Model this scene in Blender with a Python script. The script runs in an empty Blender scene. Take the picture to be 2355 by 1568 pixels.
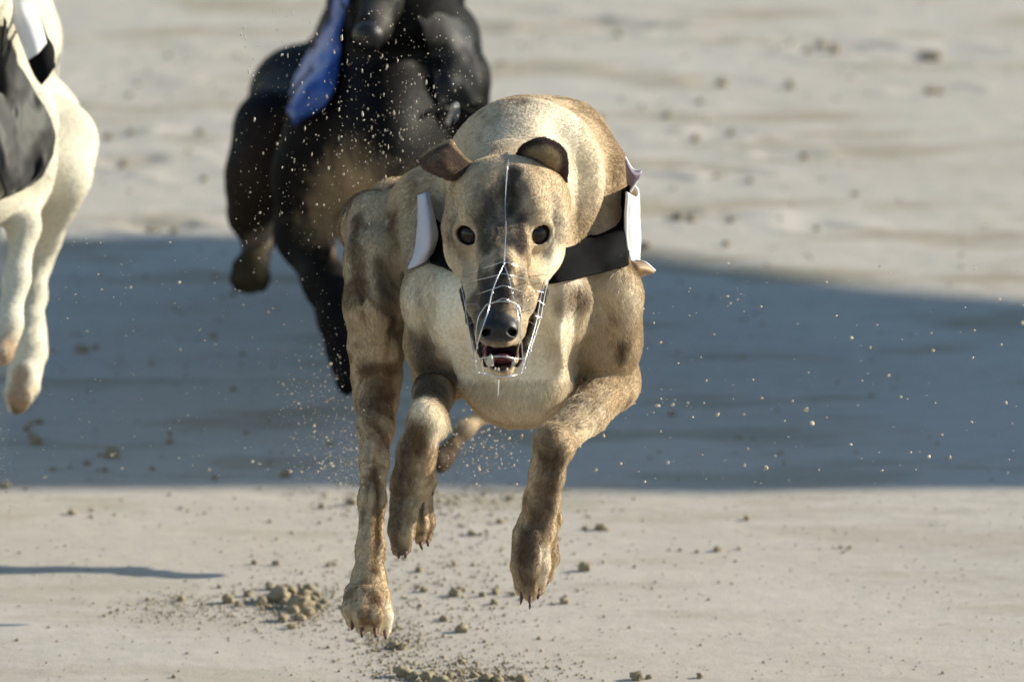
import bpy, math, random, time
import numpy as np
from mathutils import Vector

T00 = time.time()
rng = np.random.default_rng(7)
random.seed(7)
sc = bpy.context.scene
COL = sc.collection

# ------------------------------------------------------------------ camera
S = 0.00044            # metres per reference unit at the subject (frame = 2355 units wide)
DIST = 20.0
DEP = math.radians(11.0)
FW, CU, CV = 2355.0, 1177.5, 783.0
DIRV = np.array([0.0, math.cos(DEP), -math.sin(DEP)])
UPV = np.array([0.0, math.sin(DEP), math.cos(DEP)])
ZT = 0.3675
TGT = np.array([0.0, 0.0, ZT])
CAMP = TGT - DIST * DIRV

cam = bpy.data.cameras.new('camera')
camo = bpy.data.objects.new('camera', cam)
COL.objects.link(camo)
camo.location = CAMP
camo.rotation_euler = (math.pi / 2 - DEP, 0, 0)
cam.sensor_width = 36.0
cam.lens = 36.0 * DIST / (FW * S)
cam.clip_start = 0.5
cam.clip_end = 900.0
cam.dof.use_dof = True
cam.dof.focus_distance = DIST - 0.40
cam.dof.aperture_fstop = 9.5
sc.camera = camo

# ------------------------------------------------------------------ light
SUN_EL, SUN_BEHIND = 21.5, 18.0        # from the right, a little behind the dogs
world = bpy.data.worlds.new('World')
sc.world = world
world.use_nodes = True
wn = world.node_tree
bg = wn.nodes['Background']
sky = wn.nodes.new('ShaderNodeTexSky')
sky.sky_type = 'NISHITA'
sky.sun_disc = False
sky.sun_elevation = math.radians(SUN_EL)
sky.sun_rotation = math.radians(90.0 - SUN_BEHIND)
sky.air_density = 1.35
sky.dust_density = 0.0
sky.ozone_density = 2.2
wn.links.new(sky.outputs[0], bg.inputs[0])
bg.inputs[1].default_value = 0.095
az = math.radians(SUN_BEHIND)
el = math.radians(SUN_EL)
TOSUN = np.array([math.cos(el) * math.cos(az), math.cos(el) * math.sin(az), math.sin(el)])
sun = bpy.data.lights.new('sun', 'SUN')
sun.energy = 5.0
sun.angle = math.radians(0.53)
sun.color = (1.0, 0.925, 0.735)
suno = bpy.data.objects.new('sun', sun)
COL.objects.link(suno)
suno.rotation_euler = Vector(TOSUN).to_track_quat('Z', 'Y').to_euler()
suno.location = (8, 2, 6)
sc.view_settings.view_transform = 'Standard'
sc.view_settings.look = 'None'
sc.view_settings.exposure = 0.84
sc.view_settings.gamma = 1.0
sc.view_settings.use_curve_mapping = False

# ------------------------------------------------------------------ helpers
YOFF = [0.0]
def P(u, v, y):
    """world point on the sight line (u, v) at depth y"""
    y = y + YOFF[0]
    ray = DIRV + np.array([1.0, 0, 0]) * ((u - CU) * S / DIST) + UPV * ((CV - v) * S / DIST)
    k = (y - CAMP[1]) / ray[1]
    return CAMP + k * ray

def G(u, v, z=0.0):
    ray = DIRV + np.array([1.0, 0, 0]) * ((u - CU) * S / DIST) + UPV * ((CV - v) * S / DIST)
    k = (z - CAMP[2]) / ray[2]
    return CAMP + k * ray

def proj(X):
    X = np.asarray(X, dtype=np.float64)
    r = X - CAMP
    t = r @ DIRV
    return CU + r[..., 0] / (S * t / DIST), CV - (r @ UPV) / (S * t / DIST)

def px(r, y=0.0):
    return r * S * (1 + y * math.cos(DEP) / DIST)

def hash3(ix, iy, iz, seed):
    h = (ix * 374761393 + iy * 668265263 + iz * 2147483647 + seed * 974711) & 0xFFFFFFFF
    h = ((h ^ (h >> 13)) * 1274126177) & 0xFFFFFFFF
    return ((h ^ (h >> 16)) & 0xFFFF) / 65535.0

def vnoise(p, scale, seed=0):
    q = np.asarray(p) * scale
    i = np.floor(q).astype(np.int64)
    f = q - i
    f = f * f * (3 - 2 * f)
    r = 0
    for dx in (0, 1):
        for dy in (0, 1):
            for dz in (0, 1):
                w = (f[:, 0] if dx else 1 - f[:, 0]) * (f[:, 1] if dy else 1 - f[:, 1]) * (f[:, 2] if dz else 1 - f[:, 2])
                r = r + w * hash3(i[:, 0] + dx, i[:, 1] + dy, i[:, 2] + dz, seed)
    return r

def fbm(p, scale, seed=0, octv=3):
    r, a, t = 0, 1.0, 0
    for o in range(octv):
        r = r + a * vnoise(p, scale * 2 ** o, seed + 17 * o)
        t += a
        a *= 0.5
    return r / t

def catmull(pts, n):
    pts = np.asarray(pts, dtype=np.float64)
    m = len(pts)
    if m == 2:
        t = np.linspace(0, 1, n)[:, None]
        return pts[0] * (1 - t) + pts[1] * t
    ext = np.vstack([2 * pts[0] - pts[1], pts, 2 * pts[-1] - pts[-2]])
    out = []
    for t in np.linspace(0, m - 1, n):
        i = min(int(t), m - 2)
        f = t - i
        p0, p1, p2, p3 = ext[i], ext[i + 1], ext[i + 2], ext[i + 3]
        out.append(0.5 * (2 * p1 + (p2 - p0) * f + (2 * p0 - 5 * p1 + 4 * p2 - p3) * f * f + (3 * p1 - p0 - 3 * p2 + p3) * f ** 3))
    return np.array(out)

def mesh_np(name, V, F, smooth=True):
    me = bpy.data.meshes.new(name)
    V = np.ascontiguousarray(V, dtype=np.float32)
    F = np.ascontiguousarray(F, dtype=np.int32)
    n = F.shape[1]
    me.vertices.add(len(V))
    me.vertices.foreach_set('co', V.ravel())
    me.loops.add(F.size)
    me.loops.foreach_set('vertex_index', F.ravel())
    me.polygons.add(len(F))
    me.polygons.foreach_set('loop_start', np.arange(0, F.size, n, dtype=np.int32))
    me.polygons.foreach_set('loop_total', np.full(len(F), n, dtype=np.int32))
    me.update(calc_edges=True)
    if smooth:
        me.polygons.foreach_set('use_smooth', np.ones(len(F), dtype=bool))
    me.validate()
    return me

def link(name, data, mat=None, parent=None, label=None, cat=None, group=None, kind=None):
    o = bpy.data.objects.new(name, data)
    COL.objects.link(o)
    if mat is not None and hasattr(data, 'materials'):
        data.materials.append(mat)
    if parent is not None:
        o.parent = parent
    if label: o['label'] = label
    if cat: o['category'] = cat
    if group: o['group'] = group
    if kind: o['kind'] = kind
    return o

def set_color(me, name, colors):
    a = me.attributes.new(name, 'FLOAT_COLOR', 'POINT')
    c = np.ones((len(colors), 4), dtype=np.float32)
    c[:, :3] = colors
    a.data.foreach_set('color', c.ravel())

def tube(paths, r, sides=6):
    """list of polylines -> verts, quads; r a number or one per polyline"""
    V, F = [], []
    off = 0
    for k, pts in enumerate(paths):
        pts = np.asarray(pts)
        rr = r[k] if isinstance(r, (list, tuple)) else r
        n = len(pts)
        rad = np.full(n, rr) if np.isscalar(rr) else np.asarray(rr)
        tan = np.gradient(pts, axis=0)
        tan /= np.linalg.norm(tan, axis=1)[:, None] + 1e-12
        ref = np.array([0.3, 0.2, 0.93]) if abs(tan[0, 2]) < 0.8 else np.array([0.2, 0.95, 0.1])
        a = np.cross(tan, ref)
        a /= np.linalg.norm(a, axis=1)[:, None] + 1e-12
        b = np.cross(tan, a)
        th = np.arange(sides) * 2 * math.pi / sides
        ring = pts[:, None, :] + rad[:, None, None] * (np.cos(th)[None, :, None] * a[:, None, :] + np.sin(th)[None, :, None] * b[:, None, :])
        V.append(ring.reshape(-1, 3))
        i = np.arange(n - 1)[:, None] * sides
        j = np.arange(sides)[None, :]
        j2 = (j + 1) % sides
        F.append(np.stack([off + i + j, off + i + j2, off + i + sides + j2, off + i + sides + j], -1).reshape(-1, 4))
        off += n * sides
    return np.vstack(V), np.vstack(F)

def sheet(rows, nu, nv, thick=0.0016, ripple=0.0, seed=3):
    """loft through rows of points (each row a list of world points); closed sheet with thickness"""
    R = np.array([catmull(r, nu) for r in rows])
    g = np.stack([catmull(R[:, i], nv) for i in range(nu)], 1)      # nv x nu x 3
    du = np.gradient(g, axis=1)
    dv = np.gradient(g, axis=0)
    nrm = np.cross(du, dv)
    nrm /= np.linalg.norm(nrm, axis=2)[..., None] + 1e-12
    if ripple:
        w = fbm(g.reshape(-1, 3), 45.0, seed, 2).reshape(nv, nu) - 0.5
        g = g + nrm * (w * ripple)[..., None]
    a = (g + nrm * thick / 2).reshape(-1, 3)
    b = (g - nrm * thick / 2).reshape(-1, 3)
    V = np.vstack([a, b])
    N = nu * nv
    idx = np.arange(N).reshape(nv, nu)
    q = np.stack([idx[:-1, :-1], idx[:-1, 1:], idx[1:, 1:], idx[1:, :-1]], -1).reshape(-1, 4)
    F = [q, q[:, ::-1] + N]
    bd = np.concatenate([idx[0, :], idx[1:, -1], idx[-1, -2::-1], idx[-2:0:-1, 0]])
    bn = np.roll(bd, -1)
    F.append(np.stack([bn, bd, bd + N, bn + N], -1))
    return V, np.vstack(F)

def weld(V, F):
    return V, F

# ------------------------------------------------------------------ materials
def new_mat(name):
    m = bpy.data.materials.new(name)
    m.use_nodes = True
    nt = m.node_tree
    return m, nt, nt.nodes['Principled BSDF']

def plain(name, col, rough=0.6, metal=0.0, spec=0.5, noise=0.0, nscale=60.0, bump=0.0, coat=0.0, trans=0.0):
    m, nt, b = new_mat(name)
    b.inputs['Base Color'].default_value = (*col, 1)
    b.inputs['Roughness'].default_value = rough
    b.inputs['Metallic'].default_value = metal
    b.inputs['Specular IOR Level'].default_value = spec
    b.inputs['Coat Weight'].default_value = coat
    if noise or bump:
        tc = nt.nodes.new('ShaderNodeTexCoord')
        n = nt.nodes.new('ShaderNodeTexNoise')
        n.inputs['Scale'].default_value = nscale
        n.inputs['Detail'].default_value = 4
        nt.links.new(tc.outputs['Object'], n.inputs['Vector'])
        if noise:
            mr = nt.nodes.new('ShaderNodeMapRange')
            mr.inputs['To Min'].default_value = 1 - noise
            mr.inputs['To Max'].default_value = 1 + noise
            nt.links.new(n.outputs['Fac'], mr.inputs['Value'])
            mx = nt.nodes.new('ShaderNodeMix')
            mx.data_type = 'RGBA'
            mx.blend_type = 'MULTIPLY'
            mx.inputs['Factor'].default_value = 1
            mx.inputs['A'].default_value = (*col, 1)
            nt.links.new(mr.outputs[0], mx.inputs['B'])
            nt.links.new(mx.outputs['Result'], b.inputs['Base Color'])
        if bump:
            bp = nt.nodes.new('ShaderNodeBump')
            bp.inputs['Strength'].default_value = 0.5
            bp.inputs['Distance'].default_value = bump
            nt.links.new(n.outputs['Fac'], bp.inputs['Height'])
            nt.links.new(bp.outputs['Normal'], b.inputs['Normal'])
    if trans:
        b.inputs['Subsurface Weight'].default_value = trans
        b.inputs['Subsurface Radius'].default_value = (0.006, 0.004, 0.003)
    return m

def coat_mat(name, rough=0.6, spec=0.3, sheen=0.0, bump=0.0012, bscale=260.0):
    m, nt, b = new_mat(name)
    at = nt.nodes.new('ShaderNodeAttribute')
    at.attribute_name = 'coat'
    tc = nt.nodes.new('ShaderNodeTexCoord')
    n = nt.nodes.new('ShaderNodeTexNoise')
    n.inputs['Scale'].default_value = bscale
    n.inputs['Detail'].default_value = 3
    nt.links.new(tc.outputs['Object'], n.inputs['Vector'])
    mr = nt.nodes.new('ShaderNodeMapRange')
    mr.inputs['To Min'].default_value = 0.72
    mr.inputs['To Max'].default_value = 1.28
    nt.links.new(n.outputs['Fac'], mr.inputs['Value'])
    mx = nt.nodes.new('ShaderNodeMix')
    mx.data_type = 'RGBA'
    mx.blend_type = 'MULTIPLY'
    mx.inputs['Factor'].default_value = 1
    nt.links.new(at.outputs['Color'], mx.inputs['A'])
    nt.links.new(mr.outputs[0], mx.inputs['B'])
    nt.links.new(mx.outputs['Result'], b.inputs['Base Color'])
    b.inputs['Roughness'].default_value = rough
    b.inputs['Specular IOR Level'].default_value = spec
    if sheen:
        b.inputs['Sheen Weight'].default_value = sheen
        b.inputs['Sheen Roughness'].default_value = 0.4
    bp = nt.nodes.new('ShaderNodeBump')
    bp.inputs['Strength'].default_value = 0.4
    bp.inputs['Distance'].default_value = bump
    nt.links.new(n.outputs['Fac'], bp.inputs['Height'])
    nt.links.new(bp.outputs['Normal'], b.inputs['Normal'])
    return m

def hair_mat(name, rough=0.5, spec=0.25):
    m, nt, b = new_mat(name)
    at = nt.nodes.new('ShaderNodeAttribute')
    at.attribute_name = 'coat'
    nt.links.new(at.outputs['Color'], b.inputs['Base Color'])
    b.inputs['Roughness'].default_value = rough
    b.inputs['Specular IOR Level'].default_value = spec
    return m

M_coat = coat_mat('fawn coat', 0.8, 0.05)
M_hair = hair_mat('fawn hair', 0.7, 0.05)
M_black = coat_mat('black coat', 0.6, 0.10, bump=0.0006)
M_bhair = hair_mat('black hair', 0.5, 0.10)
M_nose = plain('wet nose', (0.012, 0.011, 0.013), 0.42, spec=0.35, bump=0.0008, nscale=700)
M_eye = plain('eye', (0.012, 0.007, 0.005), 0.03, spec=0.32)
M_claw = plain('claw', (0.15, 0.095, 0.08), 0.7, spec=0.15)
M_tooth = plain('tooth', (0.50, 0.45, 0.36), 0.35)
M_tongue = plain('tongue', (0.10, 0.028, 0.04), 0.3)
M_ear = coat_mat('ear leather', 0.85, 0.05, bump=0.0008, bscale=500)
M_wire = plain('steel wire', (0.72, 0.72, 0.73), 0.28, metal=1.0)
M_jblack = plain('black nylon', (0.006, 0.006, 0.007), 0.85, spec=0.05, noise=0.2, bump=0.0008, nscale=90)
M_jgrey = plain('glossy black satin', (0.016, 0.016, 0.017), 0.6, spec=0.25, noise=0.2, bump=0.002, nscale=40)
M_jwhite = plain('white nylon', (0.70, 0.70, 0.72), 0.55, spec=0.4, bump=0.001, nscale=60)
M_jshade = plain('shaded white nylon', (0.46, 0.46, 0.52), 0.7, spec=0.15, noise=0.1, bump=0.001, nscale=60)  # white nylon with the left flap's shade put into its colour
M_jblue = plain('royal blue satin', (0.035, 0.10, 0.37), 0.45, spec=0.5, noise=0.15, bump=0.0016, nscale=45)
M_flap = plain('tan leather', (0.30, 0.19, 0.10), 0.6, noise=0.2)
M_tab = plain('mauve webbing', (0.16, 0.12, 0.16), 0.7)

def sand_mat(name, dark=1.0, ground=False, tint=(1.0, 1.0, 1.0)):
    m, nt, b = new_mat(name)
    L = nt.links.new
    geo = nt.nodes.new('ShaderNodeNewGeometry')
    def noise(scale, detail=4, rough=0.55, mapping=None):
        n = nt.nodes.new('ShaderNodeTexNoise')
        n.inputs['Scale'].default_value = scale
        n.inputs['Detail'].default_value = detail
        n.inputs['Roughness'].default_value = rough
        src = geo.outputs['Position']
        if mapping:
            mp = nt.nodes.new('ShaderNodeMapping')
            mp.inputs['Scale'].default_value = mapping[0]
            mp.inputs['Rotation'].default_value = mapping[1]
            L(src, mp.inputs['Vector'])
            src = mp.outputs[0]
        L(src, n.inputs['Vector'])
        return n.outputs['Fac']
    n1 = noise(2.2, 5)
    n2 = noise(420, 3)
    n3 = noise(38, 5, 0.6)
    ramp = nt.nodes.new('ShaderNodeValToRGB')
    ramp.color_ramp.elements[0].position = 0.3
    ramp.color_ramp.elements[0].color = (0.392 * dark * tint[0], 0.352 * dark * tint[1], 0.306 * dark * tint[2], 1)
    ramp.color_ramp.elements[1].position = 0.7
    ramp.color_ramp.elements[1].color = (0.445 * dark * tint[0], 0.405 * dark * tint[1], 0.364 * dark * tint[2], 1)
    L(n1, ramp.inputs[0])
    def mult(a, fac, lo, hi):
        mr = nt.nodes.new('ShaderNodeMapRange')
        mr.inputs['From Min'].default_value = 0.25
        mr.inputs['From Max'].default_value = 0.75
        mr.inputs['To Min'].default_value = lo
        mr.inputs['To Max'].default_value = hi
        L(fac, mr.inputs['Value'])
        mx = nt.nodes.new('ShaderNodeMix')
        mx.data_type = 'RGBA'
        mx.blend_type = 'MULTIPLY'
        mx.inputs['Factor'].default_value = 1
        L(a, mx.inputs['A'])
        L(mr.outputs[0], mx.inputs['B'])
        return mx.outputs['Result']
    c = mult(ramp.outputs[0], n2, 0.86, 1.14)
    c = mult(c, n3, 0.93, 1.06)
    h = n2
    if ground:
        n4 = noise(14, 3, 0.5, ((0.12, 1.6, 1), (0, 0, math.radians(58))))   # harrow lines
        c = mult(c, n4, 0.955, 1.04)
        # damp sand turned up in streaks across the track
        n5 = noise(5.5, 5, 0.62, ((0.55, 1.25, 1), (0, 0, 0.08)))
        n6 = noise(1.1, 2, 0.5)
        ad = nt.nodes.new('ShaderNodeMath'); ad.operation = 'MULTIPLY_ADD'
        L(n6, ad.inputs[0]); ad.inputs[1].default_value = 0.45; L(n5, ad.inputs[2])
        st = nt.nodes.new('ShaderNodeMapRange')
        st.inputs['From Min'].default_value = 0.71
        st.inputs['From Max'].default_value = 0.86
        st.interpolation_type = 'SMOOTHSTEP'
        L(ad.outputs[0], st.inputs['Value'])
        sx_ = nt.nodes.new('ShaderNodeSeparateXYZ')
        L(geo.outputs['Position'], sx_.inputs[0])
        fy = nt.nodes.new('ShaderNodeMapRange')          # the strip nearest the rail has been raked smooth
        fy.inputs['From Min'].default_value = 0.8
        fy.inputs['From Max'].default_value = 1.6
        fy.inputs['To Min'].default_value = 0.25
        fy.inputs['To Max'].default_value = 0.6
        L(sx_.outputs['Y'], fy.inputs['Value'])
        mm_ = nt.nodes.new('ShaderNodeMath'); mm_.operation = 'MULTIPLY'
        L(st.outputs[0], mm_.inputs[0]); L(fy.outputs[0], mm_.inputs[1])
        dm = nt.nodes.new('ShaderNodeMix'); dm.data_type = 'RGBA'
        L(mm_.outputs[0], dm.inputs['Factor'])
        L(c, dm.inputs['A'])
        dm.inputs['B'].default_value = (0.235, 0.200, 0.125, 1)
        c = dm.outputs['Result']
    L(c, b.inputs['Base Color'])
    b.inputs['Roughness'].default_value = 0.9
    b.inputs['Specular IOR Level'].default_value = 0.15
    bp = nt.nodes.new('ShaderNodeBump')
    bp.inputs['Strength'].default_value = 0.45
    bp.inputs['Distance'].default_value = 0.0012
    L(n2, bp.inputs['Height'])
    bp2 = nt.nodes.new('ShaderNodeBump')
    bp2.inputs['Strength'].default_value = 0.3
    bp2.inputs['Distance'].default_value = 0.004
    L(n3, bp2.inputs['Height'])
    L(bp2.outputs['Normal'], bp.inputs['Normal'])
    L(bp.outputs['Normal'], b.inputs['Normal'])
    return m

M_sand = sand_mat('track sand', 1.0, True)
M_clod = sand_mat('damp sand clod', 0.60, False, (1.08, 0.99, 0.76))
M_grain = plain('flying sand', (0.56, 0.48, 0.38), 0.9, spec=0.1, noise=0.25, nscale=30)

# ------------------------------------------------------------------ ground
def ground_height(X, Y):
    p = np.stack([X, Y, np.zeros_like(X)], 1)
    h = (fbm(p, 1.3, 3, 3) - 0.5) * 0.003
    h += (fbm(p, 9.0, 5, 3) - 0.5) * 0.002
    q = np.stack([X * 14, Y * 14, np.zeros_like(X)], 1)
    far = np.clip((Y - 0.95) / 0.5, 0, 1)
    h += far * (fbm(q, 1.0, 9, 3) - 0.5) * 0.002
    return h
PITS = []
for _ in range(230):
    y = 0.9 + 3.6 * random.random() ** 0.8
    x = random.uniform(-0.75, 0.75)
    if x > 0.35 and y > 1.6 and random.random() < 0.55: continue
    if x > 0.0 and y < 2.3 and random.random() < 0.5: continue
    PITS.append((x, y, random.uniform(0.02, 0.055), random.uniform(0.0005, 0.0011)))
# broad scuffs seen behind the dogs, right
for (u, v, r) in ((1890, 105, 0.07), (2150, 125, 0.075), (1980, 120, 0.06), (1660, 190, 0.045), (2140, 207, 0.05), (1600, 315, 0.05), (1690, 305, 0.045),
                  (1820, 355, 0.04), (1545, 500, 0.06), (1640, 505, 0.05), (1700, 495, 0.04), (1880, 520, 0.04), (1500, 410, 0.04), (1680, 400, 0.04),
                  (250, 310, 0.05), (290, 370, 0.06), (470, 300, 0.05), (460, 405, 0.05), (345, 525, 0.05), (400, 530, 0.05), (300, 195, 0.06), (590, 115, 0.05), (1450, 60, 0.06), (1350, 65, 0.07)):
    g = G(u, v)
    PITS.append((g[0], g[1], r, 0.0024))
xs = np.concatenate([np.linspace(-120, -1.1, 14, endpoint=False), np.linspace(-1.1, 1.1, 300), np.linspace(1.1, 120, 15)[1:]])
ys = np.concatenate([np.linspace(-60, -0.7, 14, endpoint=False), np.linspace(-0.7, 5.2, 640), np.linspace(5.2, 400, 16)[1:]])
XX, YY = np.meshgrid(xs, ys)
Hh = ground_height(XX.ravel(), YY.ravel())
inside = (np.abs(XX.ravel()) < 1.1) & (YY.ravel() > -0.7) & (YY.ravel() < 5.2)
Hh = np.where(inside, Hh, 0)
HH = Hh.reshape(XX.shape)
for (x, y, r, d) in PITS:
    i0, i1 = np.searchsorted(ys, (y - 3 * r, y + 3 * r))
    j0, j1 = np.searchsorted(xs, (x - 4 * r, x + 4 * r))
    sub = np.s_[i0:i1, j0:j1]
    dx = (XX[sub] - x) / (r * 1.35)
    dy = (YY[sub] - y) / r
    w = fbm(np.stack([XX[sub].ravel() * 40, YY[sub].ravel() * 40, np.zeros(XX[sub].size)], 1), 1.0, 21, 2).reshape(XX[sub].shape)
    rr = np.sqrt(dx * dx + dy * dy) * (0.65 + 0.7 * w)
    HH[sub] += d * (-np.exp(-(rr / 0.6) ** 2) + 0.75 * np.exp(-((rr - 1.0) / 0.35) ** 2) * (0.4 + 1.2 * w))
Vg = np.stack([XX.ravel(), YY.ravel(), HH.ravel()], 1)
nx, ny = len(xs), len(ys)
ii = np.arange(nx * ny).reshape(ny, nx)
Fg = np.stack([ii[:-1, :-1], ii[:-1, 1:], ii[1:, 1:], ii[1:, :-1]], -1).reshape(-1, 4)
link('sand_track', mesh_np('sand_track', Vg, Fg), M_sand, kind='structure', label='pale raked sand of the racing track with a bluish shadow band')
def ground_z(x, y):
    i = np.clip(np.searchsorted(ys, y), 1, ny - 1)
    j = np.clip(np.searchsorted(xs, x), 1, nx - 1)
    return HH[i, j]

# unseen board added right of the frame, shaped to throw the band of shade
def build_shader_board():
    X0 = 5.0
    k = math.tan(el) / math.cos(az)
    def up(x, y):           # ground point in the shade outline -> point of the board
        return (X0, y + (X0 - x) * math.tan(az), (X0 - x) * k)
    edge_near = [(-0.62, 1125), (-0.2, 1118), (0.0, 1126), (0.15, 1131), (0.3, 1126), (0.62, 1118)]
    edge_far = [(-0.62, 545), (-0.25, 545), (0.0, 555), (0.12, 585), (0.2, 610), (0.3, 640), (0.4, 668), (0.5, 688), (0.62, 706)]
    def yv(x, v):
        g = G(CU, v)
        return g[1]
    A = catmull([up(x, yv(x, v)) for x, v in edge_near], 24)
    B = catmull([up(x, yv(x, v)) for x, v in edge_far], 24)
    a_low = up(2.2, yv(0, 1118)); b_low = up(2.2, yv(0, 760))
    A = np.vstack([A, [a_low]]); B = np.vstack([B, [b_low]])
    n = len(A)
    V = np.vstack([A, B, A + [0.05, 0, 0], B + [0.05, 0, 0]])
    F = []
    for i in range(n - 1):
        F += [(i, i + 1, n + i + 1, n + i), (2 * n + i, 3 * n + i, 3 * n + i + 1, 2 * n + i + 1),
              (i, 2 * n + i, 2 * n + i + 1, i + 1), (n + i, n + i + 1, 3 * n + i + 1, 3 * n + i)]
    F += [(0, n, 3 * n, 2 * n), (n - 1, 3 * n - 1, 4 * n - 1, 2 * n - 1)]
    mb = plain('shade board wood', (0.28, 0.22, 0.15), 0.8, noise=0.2, nscale=12)
    root = bpy.data.objects.new('shade_board', None)
    COL.objects.link(root)
    root['label'] = 'added unseen board on two posts, shaped to cast the shade band'
    root['category'] = 'hoarding'
    link('board', mesh_np('board', V, np.array(F), False), mb, root)
    for pt in (A[-1], B[-1]):
        Vp, Fp = tube([np.array([[pt[0] + 0.1, pt[1], -0.2], [pt[0] + 0.1, pt[1], pt[2] + 0.6]])], 0.04, 8)
        link('post', mesh_np('post', Vp, Fp), mb, root)
build_shader_board()

# ------------------------------------------------------------------ signed distance sculpting
class Sculpt:
    def __init__(self, lo, hi, h):
        self.lo = np.array(lo, dtype=np.float64)
        self.h = h
        self.n = np.ceil((np.array(hi) - self.lo) / h).astype(int) + 1
        self.a = np.full(self.n, 0.5, dtype=np.float32)
        self.prims = []
        self.dr = 0
        self.ax = [(self.lo[i] + np.arange(self.n[i]) * h).astype(np.float32) for i in range(3)]
    def _box(self, lo, hi):
        i0 = np.clip(np.floor((np.array(lo) - self.lo) / self.h).astype(int), 0, self.n)
        i1 = np.clip(np.ceil((np.array(hi) - self.lo) / self.h).astype(int) + 1, 0, self.n)
        return i0, i1
    def _apply(self, i0, i1, d, k, op):
        sl = tuple(slice(i0[i], i1[i]) for i in range(3))
        a = self.a[sl]
        if a.size == 0: return
        if op == 'add':
            h = np.clip(0.5 + 0.5 * (a - d) / k, 0, 1)
            self.a[sl] = a * (1 - h) + d * h - k * h * (1 - h)
        else:
            h = np.clip(0.5 - 0.5 * (a + d) / k, 0, 1)
            self.a[sl] = a * (1 - h) - d * h + k * h * (1 - h)
    def grid(self, i0, i1):
        return (self.ax[0][i0[0]:i1[0], None, None], self.ax[1][None, i0[1]:i1[1], None], self.ax[2][None, None, i0[2]:i1[2]])
    def cap(self, a, ra, b, rb, k=0.01, op='add', flow=None):
        a = np.asarray(a, dtype=np.float64); b = np.asarray(b, dtype=np.float64)
        R = max(ra, rb) + k + 3 * self.h
        i0, i1 = self._box(np.minimum(a, b) - R, np.maximum(a, b) + R)
        X, Y, Z = self.grid(i0, i1)
        ba = b - a
        L2 = float(ba @ ba) + 1e-12
        f = np.float32
        t = np.clip(((X - f(a[0])) * f(ba[0]) + (Y - f(a[1])) * f(ba[1]) + (Z - f(a[2])) * f(ba[2])) / f(L2), 0, 1)
        d = np.sqrt((X - f(a[0]) - t * f(ba[0])) ** 2 + (Y - f(a[1]) - t * f(ba[1])) ** 2 + (Z - f(a[2]) - t * f(ba[2])) ** 2) - (f(ra) + t * f(rb - ra))
        self._apply(i0, i1, d, k, op)
        if op == 'add':
            self.prims.append((a, b, ra, rb, np.asarray(flow if flow is not None else ba, dtype=np.float64)))
    def ell(self, c, r, k=0.02, op='add', flow=(0, 1, -0.25), rot=0.0, roll=0.0):
        """ellipsoid with radii r; rot turns it about x (pitch), roll about y"""
        c = np.asarray(c, dtype=np.float64)
        R = max(r) + k + 3 * self.h
        i0, i1 = self._box(c - R, c + R)
        X, Y, Z = self.grid(i0, i1)
        f = np.float32
        x, y, z = X - f(c[0]), Y - f(c[1]), Z - f(c[2])
        if roll:
            cr, sr = f(math.cos(roll)), f(math.sin(roll))
            x, z = cr * x - sr * z, sr * x + cr * z
        if rot:
            cr, sr = f(math.cos(rot)), f(math.sin(rot))
            y, z = cr * y + sr * z, -sr * y + cr * z
        k0 = np.sqrt((x / f(r[0])) ** 2 + (y / f(r[1])) ** 2 + (z / f(r[2])) ** 2)
        k1 = np.sqrt((x / f(r[0] ** 2)) ** 2 + (y / f(r[1] ** 2)) ** 2 + (z / f(r[2] ** 2)) ** 2) + f(1e-6)
        d = k0 * (k0 - 1) / k1
        self._apply(i0, i1, d.astype(np.float32), k, op)
        if op == 'add':
            self.prims.append((c, c + 1e-4, min(r), min(r), np.asarray(flow, dtype=np.float64)))
    def chain(self, pts, k=0.012, flow=None):
        """pts: (u, v, y, radius in units)"""
        f = lambda r: r if r > 60 else max(r + self.dr, r * 0.85)
        for p, q in zip(pts[:-1], pts[1:]):
            self.cap(P(*p[:3]), px(f(p[3]), p[2]), P(*q[:3]), px(f(q[3]), q[2]), k, flow=flow)
    def sample(self, p, arr=None):
        arr = self.a if arr is None else arr
        g = (np.asarray(p) - self.lo) / self.h
        i = np.clip(np.floor(g).astype(int), 0, self.n - 2)
        f = g - i
        r = 0
        for dx in (0, 1):
            for dy in (0, 1):
                for dz in (0, 1):
                    w = (f[:, 0] if dx else 1 - f[:, 0]) * (f[:, 1] if dy else 1 - f[:, 1]) * (f[:, 2] if dz else 1 - f[:, 2])
                    r = r + w * arr[i[:, 0] + dx, i[:, 1] + dy, i[:, 2] + dz]
        return r
    def surf(self, u, v, arr=None, off=0.0, default=None):
        """first point of the sculpted surface met by the sight line (u, v), lifted off it by off"""
        y0, y1 = self.lo[1], self.lo[1] + (self.n[1] - 1) * self.h
        yy = np.arange(y0 + self.h, y1 - self.h, self.h * 0.5)
        a, b = P(u, v, yy[0]), P(u, v, yy[-1])
        t = ((yy - yy[0]) / (yy[-1] - yy[0]))[:, None]
        pts = a * (1 - t) + b * t
        d = self.sample(pts, arr)
        w = np.nonzero(d < 0)[0]
        if len(w) == 0:
            return P(u, v, default) if default is not None else None
        i = max(w[0], 1)
        f = d[i - 1] / (d[i - 1] - d[i] + 1e-9)
        return pts[i - 1] * (1 - f) + pts[i] * f - DIRV * off
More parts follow.
